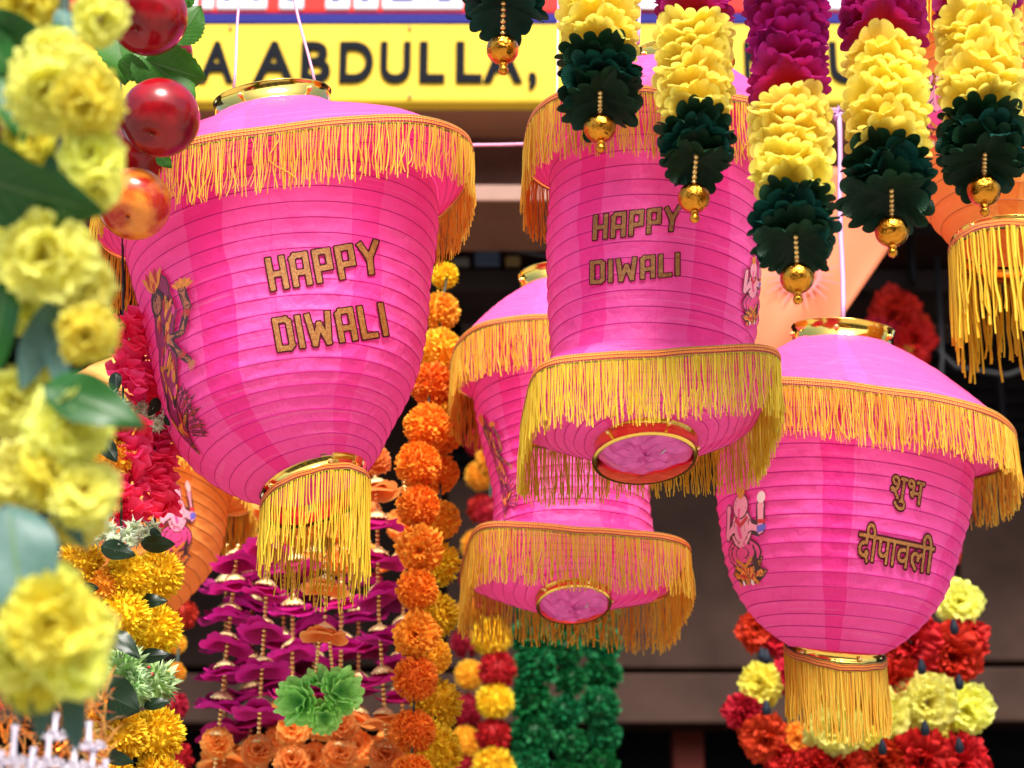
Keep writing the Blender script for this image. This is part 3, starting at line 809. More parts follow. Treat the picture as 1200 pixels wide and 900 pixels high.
# deep opening
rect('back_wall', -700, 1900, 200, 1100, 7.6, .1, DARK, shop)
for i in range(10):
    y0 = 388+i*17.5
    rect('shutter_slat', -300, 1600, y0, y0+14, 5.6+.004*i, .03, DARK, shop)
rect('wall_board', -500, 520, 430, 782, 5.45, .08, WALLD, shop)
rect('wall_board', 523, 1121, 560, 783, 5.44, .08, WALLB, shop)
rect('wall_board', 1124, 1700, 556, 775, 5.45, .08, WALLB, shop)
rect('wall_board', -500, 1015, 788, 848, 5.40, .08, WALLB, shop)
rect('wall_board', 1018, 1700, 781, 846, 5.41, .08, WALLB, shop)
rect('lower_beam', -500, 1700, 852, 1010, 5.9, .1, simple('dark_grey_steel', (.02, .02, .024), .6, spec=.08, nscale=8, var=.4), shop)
rect('post', 792, 830, 853, 1200, 5.5, .12, simple('rust_red_post', (.15, .03, .02), .6, spec=.08, nscale=9), shop)
rect('post', 1168, 1174, 300, 560, 5.3, .05, DARK, shop)
rect('bracket', 1066, 1073, 262, 330, 5.0, .04, DARK, shop)
for x0, x1, nm in ((-6, -5.9, 'side_wall'), (5.9, 6, 'side_wall')):
    mb = MB(); box(mb, x0, x1, 4.7, 7.7, 0, 6.5); mb.build(nm, WALLD, shop, False, True)
mb = MB(); box(mb, -6, 6, 4.9, 7.7, z_at(119, 4.78), z_at(119, 4.78)+.15); mb.build('soffit', WALLD, shop, False, True)
mb = MB(); box(mb, -6, 6, 5.0, 7.7, 0, z_at(1005, 5.9)); mb.build('lower_wall', WALLD, shop, False, True)

# stock and cables in the shop's recess
cabm = simple('black_cable', (.01, .01, .012), .5)
for pts in ([(500, 262), (560, 284), (640, 300), (760, 292)], [(1080, 392), (1120, 430), (1180, 440), (1260, 410)], [(1098, 300), (1104, 420), (1096, 540)]):
    tag(cordline('cable', [at(x, y, 5.0) for x, y in pts], .006, cabm, shop))
bx_ = [simple('stock_%d' % i, c, .5) for i, c in enumerate(((.12, .03, .02), (.10, .09, .08), (.03, .05, .09), (.16, .10, .03)))]
for i, (x, w_, h_) in enumerate(((486, 26, 16), (530, 20, 12), (556, 30, 20), (592, 18, 14), (1112, 28, 18), (1150, 22, 24), (1182, 30, 16))):
    p0 = at(x, 316 if x < 900 else 338, 5.08); s_ = mpp(x, 316, 5.08); mb = MB(); box(mb, p0.x, p0.x+w_*s_, 5.06, 5.2, p0.z, p0.z+h_*s_)
    o = mb.build('packet', bx_[i % 4], None, False); b_ = o.modifiers.new('bevel', 'BEVEL'); b_.width = .006; b_.segments = 2
    tag(o, ['small red packet, leftmost on the dark beam under the wall panel', 'grey packet second from the left on the dark beam', 'dark blue packet, widest on the beam beside the pink lanterns', 'ochre packet on the dark beam nearest the lantern behind',
            'red packet on the dark beam right of the red flowers', 'tall grey packet on the dark beam at the right', 'dark blue packet on the dark beam at the right edge'][i], 'packet', 'packets standing on the dark beam')
# unseen houses added behind the viewer so the gilt rings and apples mirror them
opp = empty('unseen_street_house', (0, -9, 0), 'unseen plastered house row with dark windows, added across the street for reflections', 'building')
mb = MB(); box(mb, -14, 14, -10, -9, 0, 6.0); mb.build('facade', simple('ochre_plaster', (.42, .30, .20), .8, nscale=2, var=.2), opp, False, True)
for i in range(9):
    for z0 in (.2, 3.3):
        mb = MB(); box(mb, -12.8+i*2.9, -11.2+i*2.9, -9.02, -8.96, z0, z0+2.0); mb.build('window', simple('dark_window', (.02, .02, .025), .2), opp, False, True)
mb = MB(); box(mb, -14, 14, -9.3, -8.2, 2.75, 2.95); mb.build('awning', simple('blue_awning', (.08, .16, .35), .7), opp, False, True)

# signboard
SY = 4.55
sign = empty('shop_signboard', at(600, 118, SY), 'long yellow signboard with black capital letters and a blue and red upper band', 'sign')
SYEL = simple('sign_yellow_paint', (.68, .46, .035), .6, spec=.15, nscale=9, var=.14)
rect('yellow_panel', -320, 1500, 27, 120, SY, .04, SYEL, sign)
rect('blue_band', -320, 1500, 15.5, 27, SY-.002, .042, simple('sign_blue_paint', (.014, .012, .14), .6, spec=.1), sign)
SRED = simple('sign_red_paint', (.55, .025, .02), .6, spec=.1, nscale=4, var=.06)
rect('red_panel', -320, 1500, -130, 15.5, SY+.001, .04, SRED, sign)
SW = simple('sign_white_paint', (.55, .56, .60), .45); SB = simple('sign_blue_letter_paint', (.02, .04, .25), .6, spec=.1)
INK = simple('sign_black_paint', (.008, .009, .012), .8, spec=.05)
def letters(body, px, base, cap, Y, mat, off=.028, name='letter', fit=None):
    c = bpy.data.curves.new('letter', 'FONT'); c.body = body; c.size = 1; c.offset = off; c.extrude = .004
    o = bpy.data.objects.new('tmp', c); COL.objects.link(o); bpy.context.view_layer.update()
    me = bpy.data.meshes.new_from_object(o); COL.objects.unlink(o); bpy.data.objects.remove(o)
    me.materials.clear(); me.materials.append(mat)
    co = [v.co for v in me.vertices]; x0 = min(v.x for v in co); x1 = max(v.x for v in co); 
    H = z_at(base-cap, Y)-z_at(base, Y); s = H/.70
    sx = s if fit is None else (x_at(fit, base, Y)-x_at(px, base, Y))/(x1-x0)
    M = Matrix.Translation((x_at(px, base, Y)-x0*sx, Y, z_at(base, Y))) @ Matrix.Rotation(pi/2, 4, 'X') @ Matrix.Diagonal((sx, s, 1, 1))
    return link(name, me, sign, M, True)
for ch, x0, x1 in (('L', 186, 223), ('A', 232, 274), ('A', 296, 345), ('B', 352, 387), ('D', 397, 437), ('U', 445, 481), ('L', 491, 521), ('L', 534, 565), ('A', 566, 612), ('N', 873, 907), ('U', 973, 1010)):
    letters(ch, x0, 95, 45, SY-.003, INK, fit=x1)
letters(',', 619, 95, 45, SY-.003, INK, fit=629)
letters('G', 656, 95, 45, SY-.003, INK, fit=698)
for x0, x1 in ((150, 180), (184, 233), (238, 252), (255, 314), (328, 357), (382, 411), (415, 444), (448, 543), (872, 955), (960, 1010)):
    rect('white_letter_edge', x0, x1, -60, 10.5, SY-.004, .01, SW, sign)
for x0, x1, y1 in ((262, 272, 1), (296, 306, 1), (336, 349, 1), (388, 400, 1.5), (422, 434, 1.5), (458, 486, 1.5), (498, 504, 1.5), (512, 530, 1.5), (880, 940, 1)):
    rect('blue_letter', x0, x1, -55, y1, SY-.007, .01, SB, sign)
mb = MB(); c0 = at(760, -40, SY); sc = mpp(760, -40, SY)
lathe(mb, [(.1*sc, -.004), (108*sc, -.004), (108*sc, .002)], 48, Matrix.Translation((c0.x, SY-.006, c0.z)) @ Matrix.Rotation(pi/2, 4, 'X') @ Matrix.Diagonal((1, .55, 1, 1)))
mb.build('white_oval', SW, sign, False, True)
mb = MB(); lathe(mb, [(.1*sc, -.006), (99*sc, -.006)], 48, Matrix.Translation((c0.x, SY-.009, c0.z)) @ Matrix.Rotation(pi/2, 4, 'X') @ Matrix.Diagonal((1, .50, 1, 1)))
mb.build('blue_oval', simple('sign_light_blue_paint', (.30, .38, .60), .45), sign, False, True)

for i in range(7):
    px = 60+i*210
    for py in (33, 113):
        mb = MB(); sphere(mb, at(px, py, SY-.003), .0045, 10, 5, 1); mb.build('screw', simple('rusty_screw', (.25, .16, .10), .5, .4), sign, True, True)
# orange cloth hanging behind the lanterns
cm, cn = newmat('peach_cloth'); finish(cm, cn, mixc(cn, noise(cn, 5, 4), (.80, .20, .07), (.90, .34, .15)), .6, trans=.45, sheen=.3)
CY = 3.7; mb = MB(); NX, NZ = 26, 30; vs = []; fs = []; uvs = []
for j in range(NZ+1):
    v = j/NZ; py = 196+v*330
    xr = 1062 if v < .1 else (1060-(v-.1)/.17*14 if v < .27 else 1046-(v-.27)/.73*165)
    for i in range(NX+1):
        u = i/NX; px = 850+(xr-850)*u
        vs.append(at(px, py, CY+.012*sin(u*7+v*2)+.01*sin(v*9))); uvs.append((u, v))
for j in range(NZ):
    for i in range(NX):
        a = j*(NX+1)+i; fs.append((a, a+1, a+NX+2, a+NX+1))
mb.add(vs, fs, uvs); cloth = empty('hanging_cloth', at(950, 400, CY), 'plain peach orange cloth hanging in a slanted drape behind the lanterns', 'cloth')
o = mb.build('cloth_sheet', cm, cloth, True, True); o.modifiers.new('thick', 'SOLIDIFY').thickness = .001
VIO = simple('violet_print', (.60, .16, .16), .6, spec=.1)
for k in range(22):
    a = 2*pi*k/22; r0 = 24; r1 = 40+(k % 2)*8; mb = MB(); cx_, cy_ = 938, 322
    q = lambda r, d: at(cx_+r*cos(a)-d*sin(a), cy_+r*sin(a)*.8+d*cos(a)*.8, CY-.028)
    mb.add([q(r0, -1.6), q(r1, -.5), q(r1, .5), q(r0, 1.6)], [(0, 1, 2, 3)]); o = mb.build('printed_ray', VIO, cloth, False, True)
mb = MB(); vs = []
for k in range(41):
    a = 2*pi*k/40
    for r0 in (19, 24): vs.append(at(938+r0*cos(a), 322+r0*sin(a)*.8, CY-.028))
mb.add(vs, [(2*k, 2*k+1, 2*k+3, 2*k+2) for k in range(40)]); mb.build('printed_ring', VIO, cloth, False, True)

# ------------------------------------------------------------------ the lanterns
GRP = 'pink paper lanterns'
bands1 = [(.615, .66, 1.0), (.66, .70, .55), (.905, .94, .7), (.30, .36, .8), (.05, .10, .8)]
PF = fabric_mat('pink_lantern_cloth', PINK, PINKD, [(.655, .700, 1.0), (.835, .870, .7), (.30, .36, .8), (.05, .10, .8)])
PF2 = fabric_mat('pink_lantern_cloth_two_bands', PINK, PINKD, [(.625, .668, .9), (.80, .86, .8), (.30, .36, .8), (.05, .10, .8)])
PF3 = fabric_mat('pink_lantern_cloth_wide_band', PINK, PINKD, [(.705, .745, 1.0), (.90, .95, .7), (.30, .36, .8), (.05, .10, .8)])
PR_ = fabric_mat('pink_roof_cloth', (.96, .10, .37), PINK, [(.2, .24, .6), (.71, .73, .5)], .3)
OF = fabric_mat('orange_lantern_cloth', ORG, ORGD, [(.69, .74, .8), (.82, .86, .8), (.1, .16, .8)])
OR_ = fabric_mat('orange_roof_cloth', (.96, .42, .09), ORG, [(.2, .24, .6)], .3)
CORDP = simple('pink_cord', (.80, .35, .50), .6, nscale=300, var=.1)
CORDL = simple('lavender_cord', (.72, .42, .72), .6, nscale=300, var=.1)

FILM = simple('pink_film', (.95, .16, .58), .15, .15, .35, nscale=90, var=.25, bstr=.6)
def hook(l, row, r):
    mb = MB(); rr = random.Random(4); vs = []; row_ = list(row)
    for i in range(7):
        for a in range(24):
            vs.append(l.pt(row_, 2*pi*a/24, -row_[1]+(r-3)*i/6, -9+rr.uniform(-3, 3)+5*(i/6)**2))
    mb.add(vs, [(i*24+a, i*24+(a+1) % 24, (i+1)*24+(a+1) % 24, (i+1)*24+a) for i in range(6) for a in range(24)])
    mb.build('inner_film', FILM, l.root, False)
    mb = MB(); P = [l.pt(row, 2.6, r*.9/1-row[1]), l.pt(row, 2.6, r*.4-row[1], -4), Vector((row[3]*l.s, 0, l.ringz(row)-6*l.s)), l.pt(row, -.4, r*.3-row[1], -7), l.pt(row, -.4, r*.34-row[1], -12), l.pt(row, -.5, r*.45-row[1], -9)]
    tube(mb, P, 1.0*l.s, 5); mb.build('bulb_hook', STEEL, l.root)
    mb = MB(); lathe(mb, [(.01, 30*l.s), (8*l.s, 30*l.s), (9*l.s, 12*l.s), (6*l.s, 6*l.s)], 14, Matrix.Translation((row[3]*l.s, 0, l.ringz(row)+12*l.s))); mb.build('bulb_socket', simple('dark_socket', (.03, .03, .03), .4), l.root)

# lantern one: upper left
l = Lantern('largest bright pink lantern, upper left, hung on two pink cords, tassels round its bottom ring', GRP, 'lantern', (319, 110), (352, 568), 2.42, 2.42, .12, 'pink', 1)
l.section('roof', [(.052, 70, 2, 0, .05, .22), (.09, 98, 2.0, 0, .06, .2), (.14, 146, 2.1, 1, .06, .17), (.19, 186, 2.3, 3, .07, .15), (.245, 212, 2.6, 4, .08, .14), (.275, 223, 2.8, 5, .08, .14)], 14, PR_, hoops=False, pinch=.6)
rim = (.275, 223, 2.8, 5, .08, .14)
l.section('rim_underside', [rim, (.29, 214, 2.7, 4, .07, .12), (.31, 200, 2.4, 2, .06, .09), (.33, 187, 2.2, 0, .05, .06)], 4, PF)
b, rows = l.section('body', [(.33, 187, 2.2, 0, .05, .06), (.41, 184, 2.1, 0, .03, 0), (.52, 172, 2, 0, .03, 0), (.63, 163, 2, 0, .03, 0), (.74, 152, 2, -4, .03, 0), (.83, 137, 2, -8, .06, 0), (.90, 115, 2, -7, .10, -.05), (.955, 90, 2, 2, .14, -.08), (1.0, 60, 2, 14, .19, -.1)], 22, PF)
l.set_body(rows)
l.trim(rim, 13); l.fringe(rim, 860, 66, THR_Y, .66, wav=2.0)
l.ring('top_ring', (0.033, 70, 2, 0, .05, .22), 70, 25, rivets=5, ph=.75)
br = (1.015, 60, 2, 15, .2, -.12)
l.ring('bottom_ring', br, 60, 22, rivets=5)
br2 = (1.03, 60, 2, 16, .2, -.12)
l.trim(br2, 10, 3); l.fringe(br2, 230, 92, THR_L, .80, out_=3, jit=.3, wav=1.5, skew=3.0)
f, W = latin('HAPPY'); put_word(l, f, W, 1, ((320, 338), (446, 317), (314, 305)), b)
f, W = latin('DIWALI'); put_word(l, f, W, 1, ((328, 409), (452, 391), (322, 376)), b)
put_print(l, figure_standing(), (204, 552), (60, -16), (-26, -238), b, (-pi*.80, .4))
for a, c in (((274, 106), (284, -60)), ((370, 101), (330, -60))):
    mb = MB(); P0 = at(*a, 2.40); P1 = at(*c, 2.42); tube(mb, [P0.lerp(P1, k/8)+Vector((.0006*sin(k*1.3), 0, 0)) for k in range(9)], 1.9*l.s, 5); mb.build('hanging_cord', CORDP, l.root, True, True)

# lantern two: centre, two skirts
l = Lantern('centre pink lantern with two fringed skirts and a wide open gold ring below', GRP, 'lantern', (785, 70), (757, 522), 2.33, 2.33, .07, 'pink', 2)
l.section('roof', [(.04, 60, 2, 17, 0, .12), (.10, 100, 2.1, 6, 0, 0), (.17, 134, 2.4, -6, .02, .02), (.245, 153, 3.0, -12, .03, .04)], 12, PR_, hoops=False, pinch=.6)
rim = (.245, 153, 3.0, -12, .03, .04)
l.section('rim_underside', [rim, (.26, 146, 2.8, -12, .03, .03), (.28, 134, 2.4, -11, .03, .02), (.30, 124, 2.2, -10, .03, 0)], 4, PF2)
b, rows = l.section('body', [(.30, 124, 2.2, -10, .03, 0), (.4, 125, 2.1, -7, .02, 0), (.5, 126, 2.1, -5, .02, 0), (.6, 124, 2.1, -3, .02, 0), (.7, 120, 2.1, -1, .02, 0), (.78, 116, 2.2, 0, .03, 0), (.835, 115, 2.3, 0, .06, 0)], 14, PF2)
l.set_body(rows)
rim2 = (.885, 137, 6.0, -2, .17, .02)
l.section('lower_roof', [(.835, 115, 2.3, 0, .06, 0), (.862, 130, 3.6, 0, .09, 0), rim2], 5, PF2, hoops=False)
l.section('lower_underside', [rim2, (.90, 136, 5.0, 0, .14, 0), (.935, 117, 3.4, 0, .12, -.03), (.97, 86, 2.4, 0, .12, -.08), (.995, 59, 2, 0, .12, -.14)], 8, PF2)
l.trim(rim, 12); l.fringe(rim, 780, 76, THR_Y, .66, wav=1.6)
l.trim(rim2, 12, 2.4); l.fringe(rim2, 950, 71, THR_L, .66, wav=1.3, skew=.4)
l.ring('top_ring', (.02, 60, 2, 17, 0, .12), 60, 26, ph=.3)
br = (1.005, 58, 2, 0, .12, -.16)
l.ring('bottom_ring', br, 58, 30, th=3, lip=2.2); hook(l, br, 57)
f, W = latin('HAPPY'); put_word(l, f, W, 1, ((697, 279), (795, 268), (698, 254)), b)
f, W = latin('DIWALI'); put_word(l, f, W, 1, ((694, 331), (794, 321), (694, 308)), b)
put_print(l, figure_seated(), (866, 386), (26, -5), (4, -82), b, (-pi*.18, .5))
mb = MB(); P0 = at(748, 52, 2.33); P1 = at(752, -80, 2.33); tube(mb, [P0.lerp(P1, k/6) for k in range(7)], 2.3*l.s, 5); mb.build('hanging_cord', CORDL, l.root, True, True)

# lantern three: lower right
l = Lantern('lower right pink lantern with gold Devanagari lettering, hung on one lavender cord', GRP, 'lantern', (988, 390), (980, 762), 2.72, 2.76, -.1, 'pink', 3)
rim = (.315, 172, 2.7, 28, -.10, 0)
l.section('roof', [(.042, 60, 2, 0, -.03, .08), (.10, 92, 2.0, 5, -.05, 0), (.17, 126, 2.1, 12, -.07, 0), (.24, 152, 2.3, 20, -.09, 0), (.285, 166, 2.5, 25, -.10, 0), rim], 12, PR_, hoops=False, pinch=.6)
l.section('rim_underside', [rim, (.335, 165, 2.6, 26, -.1, 0), (.36, 157, 2.3, 18, -.09, 0), (.385, 148, 2.2, 8, -.07, 0)], 4, PF3)
b, rows = l.section('body', [(.385, 148, 2.2, 8, -.07, 0), (.47, 149, 2.1, 5, -.05, 0), (.56, 148, 2, 4, -.04, 0), (.66, 141, 2, 2, -.03, 0), (.75, 132, 2, 0, -.02, 0), (.84, 118, 2, 0, -.02, .02), (.92, 95, 2, 0, -.02, .06), (.97, 72, 2, -1, -.03, .12), (1.0, 55, 2, -1, -.03, .2)], 17, PF3)
l.set_body(rows)
l.trim(rim, 12); l.fringe(rim, 980, 59, THR_Y, .68, wav=1.5)
l.ring('top_ring', (.02, 60, 2, 0, -.03, .08), 60, 24, ph=1.0)
br = (1.005, 54, 2, -1, -.04, .3); l.ring('bottom_ring', br, 54, 12)
br2 = (1.012, 55, 2, -1, -.06, .42); l.trim(br2, 10, 3.5); l.fringe(br2, 290, 80, THR_Y, .95, out_=3, jit=.12, wav=.9)
f, W, H = font_field('शुभ', .014); put_word(l, f, W, H, ((1041, 594), (1079, 604), (1046, 556)), b)
f, W, H = font_field('दीपावली', .014); put_word(l, f, W, H, ((1003, 657), (1091, 675), (1009, 611)), b)
put_print(l, figure_seated(), (855, 694), (52, -6), (-6, -118), b, (-pi*.75, .5))
mb = MB(); P0 = at(988, 378, 2.70); P1 = at(983, 136, 2.72); tube(mb, [P0.lerp(P1, k/10)+Vector((.001*sin(k*.9), 0, 0)) for k in range(11)], 3.0*l.s, 6)
for k in range(5):
    a = k*1.4; tube(mb, [P1+Vector((0, 0, .001*k)), P1+Vector((.010*cos(a), -.004, .004+.008*sin(a))), P1+Vector((.004*cos(a+1), .004, -.004))], 2.6*l.s, 5)
mb.build('hanging_cord', CORDL, l.root, True, True)

# lantern four: centre low, further back
l = Lantern('smaller pink lantern partly behind the centre one, square fringed lower skirt, ring open underneath', GRP, 'lantern', (650, 328), (672, 700), 2.86, 2.86, .10, 'pink', 4)
rim = (.265, 129, 3.0, 2, .0, 0)
l.section('roof', [(.04, 43, 2, 0, 0, 0), (.11, 78, 2.1, 0, 0, 0), (.19, 110, 2.3, 1, 0, 0), rim], 11, PR_, hoops=False, pinch=.6)
l.section('rim_underside', [rim, (.285, 124, 2.8, 2, 0, 0), (.31, 116, 2.4, 2, 0, 0), (.33, 108, 2.2, 2, 0, 0)], 4, PF2)
b, rows = l.section('body', [(.33, 108, 2.2, 2, 0, 0), (.45, 103, 2.1, 2, 0, 0), (.58, 96, 2.1, 4, 0, 0), (.70, 91, 2.1, 5, -.02, 0), (.78, 92, 2.2, 4, -.04, 0), (.85, 95, 2.3, 3, -.07, 0)], 15, PF2)
l.set_body(rows)
rim2 = (.90, 122, 5.5, 2, -.10, 0)
l.section('lower_roof', [(.85, 95, 2.3, 3, -.07, 0), (.875, 112, 3.0, 2, -.09, 0), rim2], 4, PF2, hoops=False)
l.section('lower_underside', [rim2, (.92, 116, 4.4, 0, -.08, -.03), (.95, 93, 3.0, 0, -.04, -.08), (.98, 63, 2.4, 0, 0, -.16), (1.0, 43, 2, 0, 0, -.22)], 7, PF2)
l.trim(rim, 9); l.fringe(rim, 700, 60, THR_Y, .66, wav=1.5)
l.trim(rim2, 10, 2.4); l.fringe(rim2, 760, 60, THR_Y, .68, wav=1.7)
l.ring('top_ring', (.015, 43, 2, 0, 0, 0), 43, 22, ph=.1)
br = (1.01, 42, 2, 0, 0, -.24); l.ring('bottom_ring', br, 42, 12, th=2, lip=1.6); hook(l, br, 42)
put_print(l, figure_standing(), (592, 612), (20, -4), (-26, -128), b, (-pi*.86, .5))
cordline('hanging_cord', [at(650, 330, 2.86), at(655, -60, 2.86)], .001, CORDL, l.root)

# orange lanterns
l = Lantern('orange lantern at the upper right edge, long yellow ribbon tassels below its ring', None, 'lantern', (1182, -80), (1184, 284), 2.62, 2.62, .2, 'orange', 5)
rim = (.36, 165, 3.0, 0, .0, 0)
l.section('roof', [(.04, 60, 2, 0, 0, 0), (.2, 120, 2.3, 0, 0, 0), rim], 10, OR_, hoops=False, pinch=.6)
l.section('rim_underside', [rim, (.39, 155, 2.6, 0, 0, 0), (.42, 138, 2.2, 0, 0, 0)], 4, OF)
b, rows = l.section('body', [(.42, 138, 2.2, 0, 0, 0), (.55, 138, 2.1, 0, 0, 0), (.70, 133, 2, 0, 0, 0), (.82, 116, 2, 0, 0, 0), (.92, 92, 2, 0, 0, 0), (1.0, 66, 2, 0, 0, 0)], 13, OF)
l.set_body(rows)
l.trim(rim, 12); l.fringe(rim, 320, 84, THR_Y, 1.2)
l.ring('top_ring', (.015, 60, 2, 0, 0, 0), 60, 22)
br = (1.015, 66, 2, 0, 0, -.06); l.ring('bottom_ring', br, 66, 10)
br2 = (1.03, 66, 2, 0, 0, -.06); l.trim(br2, 13, 3); l.fringe(br2, 130, 118, THR_L, 1.9, out_=3, jit=.25, wav=2.6)
put_print(l, figure_seated(), (1080, 178), (42, -6), (8, -105), b, (-pi*.72, .4))
cordline('hanging_cord', [at(1182, -80, 2.62), at(1182, -140, 2.62)], .001, CORDL, l.root)

l = Lantern('orange lantern behind the rose garland on the left, its yellow fringe slanting down', None, 'lantern', (186, 420), (160, 716), 3.15, 3.1, .1, 'orange', 6)
rim = (.37, 120, 2.6, 6, -.42, 0)
l.section('roof', [(.04, 42, 2, 0, -.2, 0), (.18, 84, 2.3, 0, -.3, 0), rim], 10, OR_, hoops=False, pinch=.6)
l.section('rim_underside', [rim, (.40, 110, 2.4, 4, -.36, 0), (.43, 97, 2.2, 2, -.28, 0)], 3, OF)
b, rows = l.section('body', [(.43, 97, 2.2, 2, -.28, 0), (.58, 95, 2.1, 0, -.12, 0), (.74, 90, 2, 0, -.05, 0), (.86, 74, 2, 0, 0, 0), (1.0, 40, 2, 0, 0, 0)], 13, OF)
l.set_body(rows)
l.trim(rim, 9); l.fringe(rim, 560, 52, THR_Y, .8)
l.ring('top_ring', (.015, 42, 2, 0, -.2, 0), 42, 18); l.ring('bottom_ring', (1.01, 40, 2, 0, 0, 0), 40, 12)
put_print(l, figure_seated(), (178, 672), (44, 0), (8, -112), b, (-pi*.45, .4))
cordline('hanging_cord', [at(186, 422, 3.15), at(190, -60, 3.15)], .001, CORDL, l.root)

# rope between the lanterns
P = [at(60+i*48, 214-i*4.2+6*sin(i*.6), 2.95) for i in range(27)]
tag(cordline('rope', P, .0022, CORDP), 'thin pink rope strung level behind the lanterns under the yellow sign', 'rope')

# ------------------------------------------------------------------ short garland tails across the top
TG = 'layered flower garland tails hanging across the top'
def beadrun(parent, p0, p1, r, n, mat=GOLDBEAD, name='bead_string'):
    mb = MB()
    for i in range(n):
        sphere(mb, p0.lerp(p1, (i+.5)/n), r, 8, 6)
    o = mb.build(name, mat, parent, True, True); o['kind'] = 'stuff'; return o
def tail(label, items, bead, Y, seed, top):
    """items: (kind, x0, y0, x1, y1, count, radius)"""
    r = random.Random(seed)
    g = empty('garland_tail', at(*bead[:2], Y), label, 'garland', TG)
    for kind, x0, y0, x1, y1, n, rad in items:
        for i in range(n):
            t = i/max(1, n-1); px = x0+(x1-x0)*t+r.uniform(-2, 2); py = y0+(y1-y0)*t
            p = at(px, py, Y); tc = TOCAM(p)
            nz = (tc*.75+Vector((r.uniform(-.20, .20), 0, -1))).normalized()
            k = kind if kind != 'mixg' else ('teal' if i % 2 else 'grn')
            me = F[k, r.randrange(3)]
            nm = {'yel': 'yellow_flower', 'mag': 'maroon_flower'}.get(kind, 'green_flower')
            M = frame(p, nz, r.uniform(0, 6.28), mpp(px, py, Y)*rad*r.uniform(.94, 1.06))
            link(nm, me, g, M, True)
    bx, by, br = bead; s = mpp(bx, by, Y)
    lx, ly = items[-1][3], items[-1][4]
    p0 = at(lx, ly, Y); pb = at(bx, by, Y)
    cordline('string', [p0+Vector((0, 0, .02)), at(top[0], top[1], Y)], .0012, CORD, g)
    d = (pb-p0)
    beadrun(g, p0+Vector((0, -.01, 0)), at(bx, by-br*.8, Y), 3.4*s, 6)
    mb = MB(); sphere(mb, pb, br*s, 28, 18, .96); mb.build('gold_ball', GOLDBALL, g, True, True)
    pt_ = at(bx+1, by+br+5, Y); mb = MB(); sphere(mb, pt_, 6*s, 12, 8); lathe(mb, [(4*s, .003), (5.5*s, .006), (3*s, .010)], 10, Matrix.Translation(pt_)); mb.build('end_bead', GOLDBALL, g, True, True)
    return g
tail('first tail from the left, only dark green over a gold ball, against the sign', [('mixg', 588, -60, 590, 6, 4, 52)], (589, 58, 19), 2.14, 1, (586, -140))
tail('second tail from the left, pale yellow over dark green, ball before the centre lantern fringe', [('yel', 702, -70, 702, 46, 6, 48), ('mixg', 702, 74, 703, 112, 3, 52)], (703, 150, 19), 2.10, 2, (700, -150))
tail('third tail, maroon, yellow and dark green, its ball just above the Y of HAPPY', [('mag', 812, -70, 812, 8, 5, 47), ('yel', 813, 40, 814, 128, 6, 46), ('mixg', 815, 152, 815, 186, 3, 45)], (813, 232, 19), 2.08, 3, (810, -150))
tail('fourth and longest tail, tall maroon stack on top, its gold ball lowest of all', [('mag', 918, -70, 924, 96, 9, 50), ('yel', 926, 130, 928, 214, 6, 50), ('mixg', 930, 240, 931, 280, 3, 52)], (934, 326, 20), 2.04, 4, (914, -150))
tail('fifth tail, yellow discs over dark green, hanging just right of the lavender cord', [('mag', 1033, -70, 1035, 30, 6, 50), ('yel', 1037, 66, 1040, 164, 6, 51), ('mixg', 1042, 190, 1043, 226, 3, 55)], (1045, 271, 20), 2.08, 5, (1030, -150))
tail('sixth tail at the right edge, hanging in front of the orange lantern', [('mag', 1146, -70, 1147, -2, 4, 50), ('yel', 1147, 28, 1149, 122, 6, 52), ('mixg', 1151, 148, 1152, 184, 3, 52)], (1153, 223, 20), 2.10, 6, (1144, -150))

# ------------------------------------------------------------------ apples
r_ = random.Random(5)
def apple_mat(name, a, b, c):
    m, n = newmat(name); t, s = uvsep(n)
    st = n.nodes.new('ShaderNodeMapping'); st.inputs['Scale'].default_value = (40, 3, 1); n.links.new(t.outputs[0], st.inputs[0])
    col = mixc(n, ramp(n, [(.38, (0, 0, 0)), (.62, (1, 1, 1))], noise(n, 1.3, 3)), a, b); col = mixc(n, math_(n, 'MULTIPLY', noise(n, 1, 3, vec=st.outputs[0]), .3), col, c)
    return finish(m, n, col, .22, spec=.35)
AP1 = apple_mat('red_apple_skin', (.15, .002, .004), (.30, .004, .008), (.07, .001, .003))
AP2 = apple_mat('orange_apple_skin', (.42, .020, .006), (.80, .26, .03), (.30, .012, .006))
ap = empty('apple_garland', at(170, 280, 2.15), 'garland of glossy artificial apples with toothed leaves beside the yellow flowers', 'garland')
def apple(px, py, rad, Y, mat, tilt):
    p = at(px, py, Y); s = mpp(px, py, Y)*rad; mb = MB(); prof = []
    for i in range(25):
        a = pi*i/24; rr = sin(a)*(1+.05*cos(a)); z = -cos(a)*.98
        z += .22*math.exp(-(rr/.22)**2)*(1 if z < 0 else -1)*(1 if abs(cos(a)) > .6 else 0)
        prof.append((max(rr, .004), z))
    lathe(mb, prof, 36); me = mb.mesh('apple', mat)
    M = frame(p, tilt, r_.uniform(0, 6), s); o = link('apple', me, ap, M, True)
    mb = MB()
    for k in range(5): petal(mb, rim_M(k*1.2566, .9, .03, -.80), .10, .035, 2, 2, .3, .3, 0, 1, .8)
    sphere(mb, (0, 0, -.79), .045, 8, 5)
    link('calyx', mb.mesh('calyx', simple('calyx_brown', (.25, .06, .03), .6)), o, Matrix.Identity(4))
    return o
apple(150, 180, 44, 2.22, AP1, (.2, .5, .8)); apple(158, 238, 43, 2.16, AP2, (.1, .55, .8)); apple(188, 137, 47, 2.12, AP1, (.15, .45, .85)); apple(174, 18, 47, 2.12, AP1, (.25, .5, .8)); apple(196, 62, 30, 2.26, AP1, (0, .3, 1))
